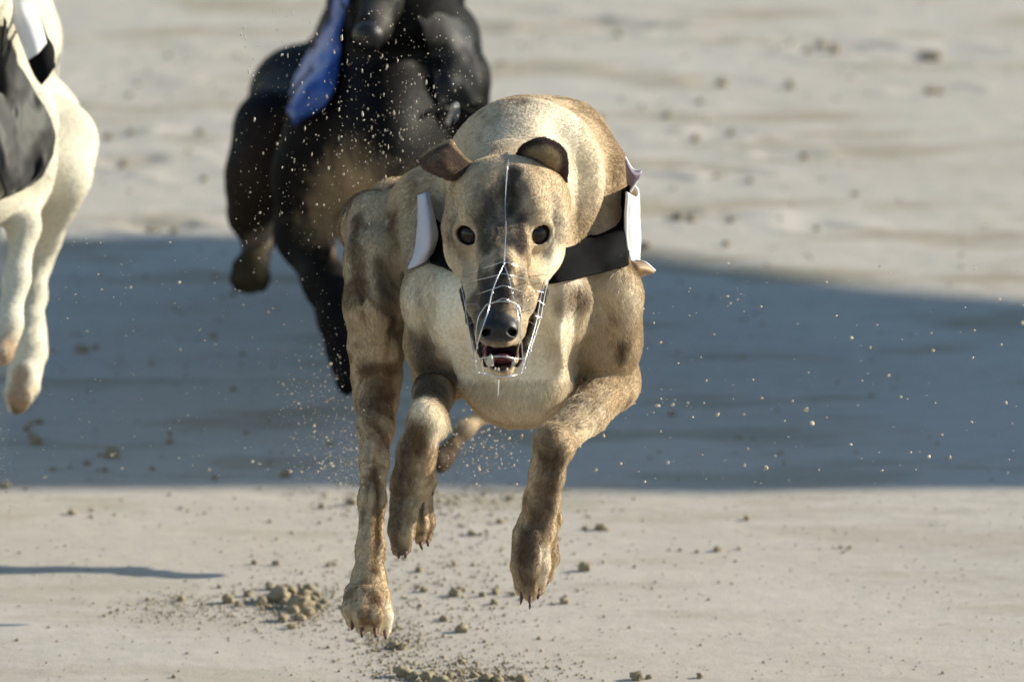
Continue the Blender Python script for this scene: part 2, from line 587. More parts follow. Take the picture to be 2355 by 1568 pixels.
    def mesh(self):
        A = self.a
        s = A < 0
        n = self.n
        cnt = np.zeros(n - 1, dtype=np.uint8)
        for dx in (0, 1):
            for dy in (0, 1):
                for dz in (0, 1):
                    cnt += s[dx:n[0] - 1 + dx, dy:n[1] - 1 + dy, dz:n[2] - 1 + dz]
        flat = np.nonzero(((cnt > 0) & (cnt < 8)).ravel())[0]
        m = n - 1
        ci = np.stack(np.unravel_index(flat, m), 1)
        corners = [(dx, dy, dz) for dx in (0, 1) for dy in (0, 1) for dz in (0, 1)]
        val = np.stack([A[ci[:, 0] + c[0], ci[:, 1] + c[1], ci[:, 2] + c[2]] for c in corners], 1)
        acc = np.zeros((len(ci), 3)); num = np.zeros(len(ci))
        for i, c in enumerate(corners):
            for ax in range(3):
                if c[ax] == 0:
                    c2 = list(c); c2[ax] = 1
                    j = corners.index(tuple(c2))
                    va, vb = val[:, i], val[:, j]
                    x = (va < 0) != (vb < 0)
                    t = np.where(x, va / np.where(x, va - vb, 1), 0)
                    pt = np.tile(np.array(c, dtype=np.float64), (len(ci), 1))
                    pt[:, ax] = t
                    acc += pt * x[:, None]
                    num += x
        V = self.lo + (ci + acc / num[:, None]) * self.h
        F = []
        for ax in range(3):
            o1, o2 = (ax + 1) % 3, (ax + 2) % 3
            sl0 = [slice(None)] * 3; sl1 = [slice(None)] * 3
            sl0[ax] = slice(0, -1); sl1[ax] = slice(1, None)
            ch = s[tuple(sl0)] != s[tuple(sl1)]
            e = np.stack(np.nonzero(ch), 1)
            ok = (e[:, o1] > 0) & (e[:, o2] > 0) & (e[:, o1] < m[o1]) & (e[:, o2] < m[o2])
            e = e[ok]
            ins = s[e[:, 0], e[:, 1], e[:, 2]]
            def cid(d1, d2):
                c = e.copy()
                c[:, o1] -= d1; c[:, o2] -= d2
                return np.searchsorted(flat, np.ravel_multi_index((c[:, 0], c[:, 1], c[:, 2]), m))
            q = np.stack([cid(1, 1), cid(0, 1), cid(0, 0), cid(1, 0)], 1)
            q[~ins] = q[~ins][:, ::-1]
            F.append(q)
        return V, np.vstack(F)
    def flow(self, V):
        num = np.zeros((len(V), 3)); den = np.full(len(V), 1e-9)
        for a, b, ra, rb, fl in self.prims:
            ba = b - a
            t = np.clip(((V - a) @ ba) / (ba @ ba + 1e-12), 0, 1)
            d = np.linalg.norm(V - a - t[:, None] * ba, axis=1) - (ra + t * (rb - ra))
            w = np.exp(-np.abs(d) / 0.006)
            num += w[:, None] * (fl / (np.linalg.norm(fl) + 1e-9))
            den += w
        return num / den[:, None]

def vert_normals(V, F):
    n = np.cross(V[F[:, 2]] - V[F[:, 0]], V[F[:, 3]] - V[F[:, 1]])
    N = np.zeros_like(V)
    for i in range(4):
        np.add.at(N, F[:, i], n)
    return N / (np.linalg.norm(N, axis=1)[:, None] + 1e-12)

def relax(V, F, it=2, lam=0.5):
    for _ in range(it):
        acc = np.zeros_like(V); c = np.zeros(len(V))
        for i in range(4):
            np.add.at(acc, F[:, i], V[F[:, (i + 1) % 4]] + V[F[:, (i - 1) % 4]])
            np.add.at(c, F[:, i], 2)
        V = V * (1 - lam) + lam * acc / c[:, None]
    return V

def fur(name, V, F, N, flow, coat, length, count, mat, parent, lift=0.35, rad=0.00017, seed=1, jitter=0.35):
    r = np.random.default_rng(seed)
    a = np.linalg.norm(np.cross(V[F[:, 1]] - V[F[:, 0]], V[F[:, 2]] - V[F[:, 0]]), axis=1)
    lf = length[F[:, 0]]
    w = a * (lf > 0.0004)
    # the side turned to the track's end gets fewer hairs
    w = w * np.where(N[F[:, 0]] @ DIRV > 0.35, 0.15, 1.0)
    fi = r.choice(len(F), size=count, p=w / w.sum())
    x, y = r.random(count)[:, None], r.random(count)[:, None]
    q = F[fi]
    bl = lambda A: (A[q[:, 0]] * (1 - x) + A[q[:, 1]] * x) * (1 - y) + (A[q[:, 3]] * (1 - x) + A[q[:, 2]] * x) * y
    root = bl(V); nn = bl(N); fl = bl(flow); cc = bl(coat); ll = bl(length[:, None])
    fl = fl + r.normal(0, jitter, fl.shape)
    fl = fl - (fl * nn).sum(1)[:, None] * nn
    fl /= np.linalg.norm(fl, axis=1)[:, None] + 1e-9
    ll = ll * r.uniform(0.6, 1.25, (count, 1))
    lf_ = lift * r.uniform(0.5, 1.6, (count, 1))
    d0 = fl + nn * lf_ * 1.6
    d0 /= np.linalg.norm(d0, axis=1)[:, None]
    d1 = fl + nn * lf_ * 0.5
    d1 /= np.linalg.norm(d1, axis=1)[:, None]
    d2 = fl + nn * lf_ * 0.1
    d2 /= np.linalg.norm(d2, axis=1)[:, None]
    p0 = root - nn * 0.0003
    p1 = p0 + d0 * ll * 0.33
    p2 = p1 + d1 * ll * 0.33
    p3 = p2 + d2 * ll * 0.34
    pts = np.stack([p0, p1, p2, p3], 1).astype(np.float32)
    hc = bpy.data.hair_curves.new(name)
    hc.add_curves([4] * count)
    hc.attributes['position'].data.foreach_set('vector', pts.reshape(-1))
    ra = hc.attributes.get('radius') or hc.attributes.new('radius', 'FLOAT', 'POINT')
    rr = np.tile(np.array([1.0, 0.9, 0.65, 0.15], dtype=np.float32) * rad, count)
    ra.data.foreach_set('value', rr)
    ca = hc.attributes.new('coat', 'FLOAT_COLOR', 'CURVE')
    c4 = np.ones((count, 4), dtype=np.float32)
    c4[:, :3] = np.clip(cc * r.uniform(0.72, 1.28, (count, 1)), 0, 1)
    ca.data.foreach_set('color', c4.ravel())
    return link(name, hc, mat, parent)

def blend_marks(V, coat, marks, noise_amp=0.4, seed=5):
    """marks: (polyline of world points, radius, colour, strength)"""
    w0 = fbm(V * np.array([1.0, 1.0, 0.45]), 110.0, seed, 3) - 0.5
    w1 = fbm(V * np.array([1.0, 1.0, 0.35]), 420.0, seed + 1, 2) - 0.5
    for pts, r, col, st in marks:
        pts = [p for p in pts if p is not None]
        if not pts: continue
        d = np.full(len(V), 9.0)
        if len(pts) == 1: pts = pts * 2
        for a, b in zip(pts[:-1], pts[1:]):
            ba = b - a
            t = np.clip(((V - a) @ ba) / (ba @ ba + 1e-12), 0, 1)
            d = np.minimum(d, np.linalg.norm(V - a - t[:, None] * ba, axis=1))
        dd = d / r + w0 * noise_amp * 2.2 + w1 * noise_amp * 1.6
        m = np.clip((1.75 - dd) / 1.5, 0, 1)
        m = m * m * (3 - 2 * m) * st
        coat[:] = coat * (1 - m[:, None]) + np.array(col) * m[:, None]

print('setup', round(time.time() - T00, 1))
# ------------------------------------------------------------------ the fawn brindle greyhound in front
def main_dog():
    t0 = time.time()
    H = 0.0022
    sd = Sculpt((-0.215, -0.78, 0.08), (0.185, 0.98, 0.72), H)
    u = lambda r: r * S
    # trunk
    sd.ell(P(1200, 630, 0.34), (u(222), 0.27, u(300)), 0.03, rot=-0.05)
    sd.ell(P(1193, 790, 0.17), (u(142), 0.17, u(166)), 0.03)
    sd.chain([(1190, 640, 0.06, 150), (1188, 800, 0.035, 130), (1190, 850, 0.10, 105)], 0.03, flow=(0, 0.5, -1))
    sd.chain([(1245, 420, 0.30, 160), (1205, 450, 0.52, 118), (1110, 545, 0.76, 92)], 0.03)          # loin and croup
    sd.chain([(1190, 700, 0.45, 150), (1120, 640, 0.68, 105)], 0.04)                                  # tucked belly
    sd.chain([(1150, 470, 0.88, 26), (1160, 700, 0.96, 15), (1180, 900, 0.92, 9)], 0.02)              # tail
    # shoulders
    sd.chain([(995, 570, 0.13, 66), (1010, 690, 0.05, 68), (1006, 790, 0.09, 58), (1005, 870, 0.14, 50)], 0.03)
    sd.chain([(1378, 560, 0.13, 55), (1394, 680, 0.06, 66), (1402, 780, 0.08, 56), (1410, 862, 0.11, 50)], 0.03)
    sd.ell(P(1115, 720, 0.0), (u(78), 0.05, u(110)), 0.025, flow=(0, 0.3, -1))
    sd.ell(P(1285, 720, 0.0), (u(78), 0.05, u(110)), 0.025, flow=(0, 0.3, -1))
    trunk = sd.a.copy()
    # neck and withers
    sd.chain([(1170, 440, -0.005, 118), (1205, 405, 0.07, 168), (1218, 420, 0.17, 188), (1240, 425, 0.26, 184)], 0.02, flow=(0.0, 1.0, -0.25))
    sd.chain([(1300, 330, 0.20, 95), (1366, 410, 0.16, 70), (1372, 520, 0.14, 58)], 0.02, flow=(0.1, 0.4, -1))     # blade, right
    sd.chain([(1120, 395, 0.22, 90), (985, 475, 0.18, 76), (960, 550, 0.15, 64)], 0.02, flow=(-0.1, 0.4, -1))     # blade, left
    sd.dr = -3.5
    # foreleg folded under the muzzle (dog's right)
    sd.chain([(1005, 872, 0.15, 48), (995, 905, 0.04, 44), (984, 962, -0.07, 42)], 0.010)
    sd.cap(P(976, 945, -0.085), u(26), P(1006, 985, -0.075), u(24), 0.008)
    sd.chain([(976, 968, -0.085, 40), (958, 1040, -0.083, 44), (946, 1110, -0.075, 46), (942, 1165, -0.065, 44)], 0.010)
    for t in ([(921, 1150, -0.082, 27), (914, 1215, -0.085, 24), (917, 1262, -0.075, 19)],
              [(944, 1160, -0.088, 24), (934, 1225, -0.094, 21), (931, 1262, -0.086, 16)],
              [(962, 1150, -0.072, 22), (970, 1205, -0.074, 19), (966, 1240, -0.066, 14)],
              [(975, 1140, -0.055, 22), (984, 1200, -0.055, 18), (982, 1236, -0.05, 13)],
              [(988, 1060, -0.06, 15), (994, 1105, -0.055, 12), (992, 1128, -0.052, 8)]):
        sd.chain(t, 0.004)
    # foreleg reaching (dog's left)
    sd.chain([(1420, 850, 0.13, 46), (1412, 880, 0.10, 54), (1345, 955, 0.0, 46), (1275, 1020, -0.085, 41)], 0.010)
    sd.cap(P(1440, 850, 0.15), u(24), P(1425, 900, 0.10), u(30), 0.012)
    sd.cap(P(1262, 1005, -0.10), u(30), P(1292, 1030, -0.085), u(26), 0.010)
    sd.chain([(1268, 1022, -0.09, 41), (1258, 1090, -0.085, 39), (1246, 1150, -0.075, 40), (1234, 1215, -0.065, 44), (1228, 1255, -0.06, 42)], 0.010)
    for t in ([(1203, 1225, -0.075, 27), (1196, 1300, -0.085, 24), (1201, 1355, -0.078, 19)],
              [(1222, 1235, -0.085, 27), (1218, 1310, -0.098, 24), (1219, 1365, -0.09, 19)],
              [(1244, 1235, -0.075, 25), (1247, 1300, -0.085, 22), (1240, 1352, -0.078, 17)],
              [(1262, 1220, -0.055, 23), (1268, 1280, -0.058, 20), (1260, 1325, -0.052, 15)],
              [(1276, 1150, -0.055, 14), (1283, 1195, -0.052, 11), (1280, 1215, -0.05, 7)]):
        sd.chain(t, 0.004)
    # hind leg swung forward outside (dog's right)
    sd.chain([(1010, 530, 0.66, 100), (920, 505, 0.46, 78), (862, 520, 0.30, 66), (866, 530, 0.20, 62)], 0.03)
    sd.chain([(868, 505, 0.20, 66), (862, 600, 0.15, 64), (862, 700, 0.13, 64), (866, 800, 0.14, 60), (866, 865, 0.15, 54), (866, 920, 0.14, 46), (864, 985, 0.12, 39), (860, 1060, 0.09, 32)], 0.012)
    sd.chain([(875, 840, 0.19, 30), (870, 900, 0.20, 24)], 0.02)       # point of the hock, behind
    sd.chain([(860, 1060, 0.09, 32), (856, 1150, 0.06, 31), (852, 1260, 0.03, 32), (848, 1335, 0.01, 39), (845, 1372, 0.0, 46)], 0.010)
    for t in ([(816, 1360, -0.005, 27), (807, 1400, -0.025, 23), (811, 1428, -0.022, 17)],
              [(838, 1365, -0.02, 26), (832, 1415, -0.042, 23), (833, 1444, -0.036, 16)],
              [(860, 1368, -0.02, 25), (862, 1415, -0.040, 22), (863, 1444, -0.034, 16)],
              [(877, 1365, -0.003, 24), (886, 1415, -0.016, 20), (886, 1450, -0.014, 15)]):
        sd.chain(t, 0.004)
    sd.dr = 0
    # other hind leg, still trailing
    sd.chain([(1165, 640, 0.92, 72), (1190, 710, 1.22, 38), (1192, 790, 1.20, 26), (1168, 890, 1.17, 19), (1120, 945, 1.14, 17), (1070, 985, 1.12, 15), (1036, 1030, 1.10, 13), (1018, 1055, 1.09, 17), (1014, 1072, 1.08, 13)], 0.012)
    # hollows between the muscles and along the tendons
    def groove(pts, r, k=0.012):
        for p, q in zip(pts[:-1], pts[1:]):
            A_, B_ = sd.surf(*p), sd.surf(*q)
            if A_ is None or B_ is None: continue
            sd.cap(A_ - DIRV * u(r) * 0.45, u(r), B_ - DIRV * u(r) * 0.45, u(r), k, 'cut')
    groove([(1065, 700), (1072, 780), (1090, 860), (1105, 910)], 12, 0.035)
    groove([(1335, 690), (1345, 770), (1335, 840)], 14, 0.040)
    groove([(1193, 690), (1195, 800), (1196, 900)], 9, 0.035)
    groove([(1345, 790), (1335, 840)], 10, 0.022)
    groove([(1060, 800), (1066, 870)], 11, 0.022)
    groove([(1120, 690), (1150, 780), (1160, 860)], 8, 0.03)
    groove([(1262, 690), (1238, 780), (1230, 860)], 8, 0.03)
    groove([(1375, 650), (1392, 730), (1402, 800)], 8, 0.03)
    groove([(960, 640), (975, 730), (985, 800)], 7, 0.014)
    groove([(905, 560), (912, 660), (905, 760), (895, 840)], 7, 0.010)
    groove([(838, 560), (836, 660), (842, 760)], 6, 0.010)
    groove([(880, 890), (878, 970), (872, 1060), (868, 1180), (864, 1290)], 4, 0.006)
    groove([(848, 1000), (846, 1100), (842, 1230)], 3.5, 0.006)
    groove([(1390, 900), (1330, 975), (1290, 1010)], 5, 0.008)
    groove([(1278, 1050), (1262, 1140), (1250, 1200)], 4, 0.006)
    groove([(1250, 1060), (1232, 1150), (1212, 1220)], 4, 0.006)
    groove([(975, 1000), (962, 1070), (956, 1140)], 4, 0.006)
    groove([(935, 1010), (922, 1080), (916, 1150)], 3.5, 0.006)
    groove([(1300, 300), (1345, 400), (1340, 500)], 9, 0.04)
    torso = sd.a.copy()
    # ---------------- head
    hy = 0.0
    back = (0.0, 0.6, 0.6)
    sd.ell(P(1166, 478, -0.075), (u(120), 0.062, u(116)), 0.015, rot=-0.5, flow=back)
    sd.chain([(1166, 430, -0.03, 84), (1168, 470, -0.02, 110)], 0.02, flow=(0, 1, 0.1))
    for sx in (-1, 1):
        sd.ell(P(1171 + sx * 78, 468, -0.055), (u(60), 0.045, u(58)), 0.022, flow=back)       # temples
        sd.ell(P(1168 + sx * 52, 432, -0.070), (u(54), 0.038, u(42)), 0.022, flow=back)       # flat crown
    for sx in (-1, 1):
        m = 1160
        sd.ell(P(m + sx * 90, 555, -0.062), (u(49), 0.048, u(66)), 0.014, flow=(sx * 0.4, 0.8, 0.2))     # cheek muscle
        sd.cap(P(m + sx * 74, 590, -0.072), u(40), P(m + sx * 48, 690, -0.128), u(32), 0.018, flow=(sx * 0.3, 0.8, 0.3))
        sd.cap(P(m + sx * 62, 488, -0.118), u(34), P(m + sx * 108, 520, -0.090), u(27), 0.022, flow=back)   # brow
        sd.cap(P(m + sx * 70, 600, -0.110), u(30), P(m + sx * 48, 670, -0.165), u(28), 0.020, flow=(sx * 0.3, 0.7, 0.5))  # zygoma
    sd.chain([(1160, 520, -0.115, 62), (1158, 580, -0.150, 56), (1156, 640, -0.188, 50), (1153, 700, -0.226, 42), (1149, 735, -0.245, 37)], 0.012, flow=back)
    # upper lips
    for sx in (-1, 1):
        sd.chain([(1154 + sx * 60, 640, -0.138, 32), (1151 + sx * 44, 705, -0.180, 31), (1150 + sx * 28, 765, -0.222, 25), (1150 + sx * 10, 782, -0.240, 17)], 0.010, flow=(sx * 0.2, 0.7, 0.5))
    # lower jaw
    sd.chain([(1162, 660, -0.095, 64), (1158, 735, -0.135, 50), (1155, 805, -0.175, 40), (1154, 842, -0.200, 29)], 0.010, flow=(0, 0.9, -0.3))
    # lower lips hanging outside the upper ones
    for sx, o_ in ((-1, 0), (1, 6)):
        sd.chain([(1157 + sx * 92 + o_, 668, -0.118, 10), (1153 + sx * 70 + o_, 735, -0.160, 11), (1153 + sx * 50 + o_, 795, -0.195, 12), (1153 + sx * 34, 836, -0.212, 10)], 0.005, flow=(0, 0.8, -0.3))
    # open mouth
    for sx in (-1, 1):
        sd.chain([(1158 + sx * 92, 655, -0.112, 6), (1155 + sx * 66, 725, -0.165, 9), (1153 + sx * 44, 785, -0.208, 13)], 0.003) if False else None
        for a, b in (((1158 + sx * 86, 660, -0.135, 8), (1154 + sx * 68, 728, -0.182, 13)), ((1154 + sx * 68, 728, -0.182, 13), (1153 + sx * 44, 792, -0.222, 17))):
            sd.cap(P(*a[:3]), u(a[3]), P(*b[:3]), u(b[3]), 0.003, 'cut')
    sd.ell(P(1153, 818, -0.218), (u(42), 0.036, u(29)), 0.004, 'cut', rot=-0.2)
    # bridge furrow, forehead furrow
    groove([(1164, 400), (1162, 460), (1160, 540)], 11, 0.022)
    for sx in (-1, 1):
        m = 1159
        groove([(m + sx * 36, 575), (m + sx * 38, 640), (m + sx * 34, 700)], 7, 0.012)
        groove([(m + sx * 96, 590), (m + sx * 78, 650)], 8, 0.016)
        groove([(m + sx * 118, 455), (m + sx * 124, 505)], 9, 0.016)
    # eyes
    EY = []
    for (eu, ev) in ((1080, 537), (1236, 536)):
        c = sd.surf(eu, ev, default=-0.13)
        sx = -1 if eu < 1160 else 1
        inward = np.array([-sx * 0.25, 0.9, -0.1])
        inward /= np.linalg.norm(inward)
        EY.append((c + inward * 0.0080, sx))
        sd.ell(c + inward * 0.006, (0.0175, 0.0125, 0.0165), 0.010, 'add', flow=back)
        arc = [c + np.array([math.cos(t_) * 0.0140, -0.0005 + 0.003 * abs(math.cos(t_)), math.sin(t_) * 0.0122]) for t_ in np.linspace(0.25, math.pi - 0.25, 7)]
        for p_, q_ in zip(arc[:-1], arc[1:]):
            sd.cap(p_, 0.0022, q_, 0.0022, 0.003, 'add', flow=back)
    for c, sx in EY:
        sd.ell(c, (0.0134, 0.0134, 0.0130), 0.0025, 'cut')
        f = c - np.array([sx * -0.25, 0.9, -0.1]) * 0.0080
        sd.ell(f, (0.0136, 0.010, 0.0100), 0.003, 'cut', roll=-sx * 0.12)
    # nostril seat for the nose leather
    V, F = sd.mesh()
    V = relax(V, F, 2, 0.5)
    N = vert_normals(V, F)
    print('main mesh', len(V), round(time.time() - t0, 1))
    pu, pv = proj(V)
    y = V[:, 1]
    flow = sd.flow(V)
    # ---------------- coat
    fawn = np.array((0.530, 0.405, 0.265))
    cream = np.array((0.80, 0.71, 0.56))
    dark = np.array((0.072, 0.048, 0.033))
    brown = np.array((0.130, 0.070, 0.034))
    mask = np.array((0.055, 0.046, 0.040))
    black = np.array((0.022, 0.019, 0.018))
    coat = np.tile(fawn, (len(V), 1))
    n1 = fbm(V, 9.0, 31, 3)
    coat *= (0.86 + 0.28 * n1)[:, None]
    # soft brindling that runs round trunk and limbs
    br = fbm(np.stack([V[:, 0] * 75 + 12 * fbm(V, 14.0, 43, 2), V[:, 1] * 60, V[:, 2] * 15], 1), 1.0, 41, 3)
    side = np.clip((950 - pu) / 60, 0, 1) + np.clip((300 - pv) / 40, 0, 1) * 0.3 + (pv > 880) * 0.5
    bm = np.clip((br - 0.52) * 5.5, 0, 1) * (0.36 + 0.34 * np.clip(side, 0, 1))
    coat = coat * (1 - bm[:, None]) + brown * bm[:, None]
    W = lambda lst, arr=None: [sd.surf(a, b, arr) for a, b in lst]
    marks = [
        (W([(1100, 720), (1190, 780), (1290, 760)], torso), 0.066, cream, 0.95),
        (W([(1000, 660), (1010, 760)], torso), 0.034, cream, 0.8),
        (W([(1190, 900), (1250, 920)], torso), 0.05, cream, 0.7),
        (W([(1400, 650), (1450, 700)], torso), 0.022, cream, 0.5),
        (W([(1300, 300), (1350, 390)], torso), 0.034, cream * 1.05, 0.8),
        (W([(1190, 300), (1250, 265)], torso), 0.03, cream * 0.9, 0.45),
        (W([(1262, 560), (1290, 600)]), 0.012, cream, 0.6),
        # neck and shoulder stripes
        (W([(912, 420), (905, 500), (918, 560)], torso), 0.0075, brown, 0.7),
        (W([(955, 400), (945, 470)], torso), 0.006, brown, 0.35),
        (W([(1385, 290), (1412, 400)], torso), 0.009, brown * 1.5, 0.45),
        (W([(1195, 238), (1210, 232)], torso), 0.005, dark, 0.6),
        (W([(1280, 225), (1330, 232)], torso), 0.005, dark, 0.6),
        (W([(1330, 700), (1345, 690)], torso), 0.012, brown, 0.75),
        (W([(1295, 700), (1310, 680)], torso), 0.012, brown, 0.65),
        (W([(1290, 800), (1310, 830)], torso), 0.018, fawn * 0.8, 0.6),
        (W([(1432, 790), (1428, 825)], torso), 0.0055, dark, 0.8),
        (W([(1130, 870), (1140, 900)], torso), 0.02, fawn, 0.4),
        # hind leg
        (W([(820, 500), (818, 590), (822, 690)], torso), 0.0075, brown * 0.8, 0.75),
        (W([(872, 600), (888, 700), (905, 765)], torso), 0.0070, dark, 0.75),
        (W([(850, 850), (868, 900), (845, 930)], torso), 0.013, dark, 0.75),
        (W([(900, 850), (895, 900)], torso), 0.008, brown, 0.7),
        (W([(848, 970), (858, 1000)], torso), 0.007, brown, 0.5),
        (W([(860, 1080), (866, 1190), (862, 1310)], torso), 0.0050, brown * 0.8, 0.8),
        (W([(835, 1170), (832, 1200)], torso), 0.004, brown, 0.6),
        (W([(840, 1340), (838, 1430)], torso), 0.006, brown, 0.55),
        (W([(868, 1370), (870, 1430)], torso), 0.005, brown, 0.6),
        (W([(892, 1400), (890, 1455)], torso), 0.009, cream, 0.95),
        # folded foreleg
        (W([(965, 790), (985, 850), (990, 900)], torso), 0.020, mask * 1.3, 0.75),  # forearm greyed, shade from the head painted into the coat
        (W([(1040, 860), (1045, 930)], torso), 0.014, mask * 1.6, 0.6),  # same painted shade, inner side of the forearm
        (W([(975, 930), (1005, 955), (1012, 985)], torso), 0.0125, cream * 1.1, 1.0),
        (W([(955, 990), (930, 1060), (918, 1150), (918, 1262)], torso), 0.0125, dark, 0.85),
        (W([(968, 985), (960, 1030)], torso), 0.008, brown, 0.7),
        (W([(972, 1160), (968, 1225)], torso), 0.003, black, 0.8),
        # reaching foreleg
        (W([(1270, 1005), (1262, 1040)], torso), 0.016, dark, 0.8),
        (W([(1268, 1060), (1250, 1150), (1225, 1230), (1210, 1330)], torso), 0.0125, dark, 0.8),
        (W([(1235, 1190), (1205, 1260)], torso), 0.015, dark, 0.7),
        (W([(1360, 905), (1290, 970)], torso), 0.010, brown, 0.5),
        (W([(1250, 1270), (1248, 1330)], torso), 0.006, cream * 0.9, 0.75),
        ([P(1040, 1020, 1.11), P(1014, 1085, 1.08)], 0.020, dark, 0.95),
        # face
        (W([(1085, 600), (1080, 640)]), 0.018, fawn * 0.95, 0.5),
        (W([(1275, 600), (1262, 640)]), 0.016, cream, 0.6),
        (W([(1262, 470), (1285, 540)]), 0.016, cream * 0.9, 0.45),
        (W([(1120, 420), (1110, 520), (1115, 640), (1125, 720)]), 0.020, mask * 2.6, 0.10),
        (W([(1200, 420), (1205, 520), (1200, 640), (1190, 720)]), 0.018, mask * 2.6, 0.12),
        (W([(1180, 395), (1172, 440)]), 0.0075, black * 1.6, 0.75),
        (W([(1200, 430), (1178, 480)]), 0.008, mask * 0.6, 0.6),
        (W([(1122, 470), (1108, 500)]), 0.013, mask * 0.8, 0.75),
        (W([(1125, 540), (1118, 570)]), 0.009, mask * 0.8, 0.7),
        (W([(1160, 440), (1158, 540), (1155, 620)]), 0.010, mask * 0.9, 0.6),
        (W([(1205, 490), (1195, 560)]), 0.009, mask * 1.1, 0.6),
        (W([(1200, 530), (1196, 580)]), 0.005, black * 2, 0.7),
        (W([(1185, 590), (1180, 640)]), 0.0065, fawn * 1.1, 0.7),
        (W([(1210, 590), (1216, 640)]), 0.005, brown * 0.8, 0.6),
        (W([(1080, 537)]), 0.0205, black * 1.0, 1.0),
        (W([(1236, 536)]), 0.0200, black * 1.0, 1.0),
        (W([(1158, 615), (1155, 680)]), 0.011, black * 0.8, 1.0),
        (W([(1155, 660), (1152, 720)]), 0.017, mask * 0.45, 0.85),
        (W([(1120, 650), (1110, 720)]), 0.012, mask * 0.9, 0.75),
        (W([(1085, 690), (1100, 745)]), 0.010, mask * 0.6, 0.7),
        (W([(1195, 680), (1215, 700)]), 0.010, mask * 2.1, 0.65),
        (W([(1112, 670), (1112, 740), (1125, 775)]), 0.017, mask * 1.3, 0.85),
        (W([(1185, 670), (1195, 730)]), 0.012, mask * 1.5, 0.7),
        (W([(1182, 395), (1178, 440), (1174, 490)]), 0.0055, black * 1.5, 0.85),
        (W([(1116, 470), (1106, 520), (1116, 570)]), 0.009, mask * 0.8, 0.75),
        (W([(1200, 500), (1200, 560)]), 0.0055, mask * 0.7, 0.8),
        (W([(1228, 660), (1235, 650)]), 0.008, mask * 1.0, 0.6),
        (W([(1205, 735), (1190, 765)]), 0.006, fawn * 0.8, 0.7),
        (W([(1062, 560), (1070, 620)]), 0.010, fawn * 0.75, 0.5),
        (W([(1098, 640), (1118, 710)]), 0.014, mask * 1.0, 0.7),
        (W([(1205, 650), (1195, 720)]), 0.010, mask * 1.2, 0.6),
        (W([(1092, 590), (1098, 612)]), 0.007, fawn * 1.1, 0.7),
        (W([(1080, 470), (1060, 450)]), 0.012, fawn, 0.5),
        (W([(1245, 480), (1250, 450)]), 0.012, fawn, 0.6),
        (W([(1150, 420), (1142, 520)]), 0.009, mask * 1.5, 0.5),
        (W([(1098, 440), (1082, 490)]), 0.006, mask * 1.8, 0.4),
        (W([(1215, 440), (1230, 485)]), 0.005, mask * 1.8, 0.4),
        ([P(1255, 668, -0.121), P(1229, 735, -0.163), P(1208, 795, -0.198), P(1188, 836, -0.215)], 0.0070, black, 1.0),
        ([P(1065, 668, -0.121), P(1083, 735, -0.163), P(1103, 795, -0.198), P(1120, 836, -0.215)], 0.0070, black, 1.0),
        ([P(1128, 864, -0.215), P(1153, 872, -0.222), P(1178, 864, -0.215)], 0.003, cream, 0.8),
    ]
    blend_marks(V, coat, [m for m in marks if m[0][0] is not None])
    # mouth interior and lip edge
    ml = np.full(len(V), 9.0)
    for sx in (-1, 1):
        pts = [P(1158 + sx * 86, 660, -0.135), P(1154 + sx * 68, 728, -0.182), P(1153 + sx * 44, 792, -0.222)]
        for a, b in zip(pts[:-1], pts[1:]):
            ba = b - a
            t = np.clip(((V - a) @ ba) / (ba @ ba), 0, 1)
            ml = np.minimum(ml, np.linalg.norm(V - a - t[:, None] * ba, axis=1) - u(17))
    cm = (V - P(1153, 818, -0.215)) / np.array([u(45), 0.040, u(33)])
    ml = np.minimum(ml, (np.linalg.norm(cm, axis=1) - 1) * 0.010)
    mm = np.clip(1 - ml / 0.0022, 0, 1)
    coat = coat * (1 - mm[:, None]) + np.array((0.030, 0.014, 0.020)) * mm[:, None]
    # ---------------- hair length
    L = np.full(len(V), 0.0058)
    legs = (pv > 900) | ((pu < 930) & (pv > 800))
    L[legs] = 0.0044
    L[(pv > 1150)] = 0.0036
    chest = (pu > 960) & (pu < 1440) & (pv > 620) & (pv < 980) & (y < 0.25)
    L[chest] = 0.0095
    headm = (y < -0.055) & (pv < 870) & (pu > 1000) & (pu < 1330)
    L[headm] = 0.0030
    L[headm & (pv > 560)] = 0.0022
    L[mm > 0.2] = 0
    for c, sx in EY:
        L[np.linalg.norm(V - c, axis=1) < 0.0165] = 0
    nose_c = P(1151, 745, -0.262)
    L[np.linalg.norm(V - nose_c, axis=1) < 0.022] = 0
    me = mesh_np('racing_greyhound', V, F)
    set_color(me, 'coat', coat)
    dog = link('racing_greyhound', me, M_coat, label='fawn brindle greyhound galloping at the front in a wire muzzle', cat='dog', group='greyhounds in the race')
    if FUR:
        fur('fur', V, F, N, flow, coat, L, 560000, M_hair, dog, seed=11, lift=0.36, rad=0.00014, jitter=0.28)
    print('main fur', round(time.time() - t0, 1))

    # ---------------- eyes
    for c, sx in EY:
        Ve, Fe = uv_sphere(c, 0.0130, 24, 16)
        e = link('eye', mesh_np('eye', Ve, Fe), M_eye, dog)
    # ---------------- nose leather
    ns = Sculpt(nose_c - 0.035, nose_c + 0.035, 0.0009)
    a = lambda uu, vv, yy: P(uu, vv, yy)
    ns.ell(a(1147, 750, -0.252), (u(37), 0.017, u(33)), 0.004)
    ns.ell(a(1126, 758, -0.255), (u(22), 0.014, u(24)), 0.006)
    ns.ell(a(1169, 758, -0.255), (u(22), 0.014, u(24)), 0.006)
    ns.ell(a(1150, 718, -0.240), (u(27), 0.016, u(18)), 0.008)
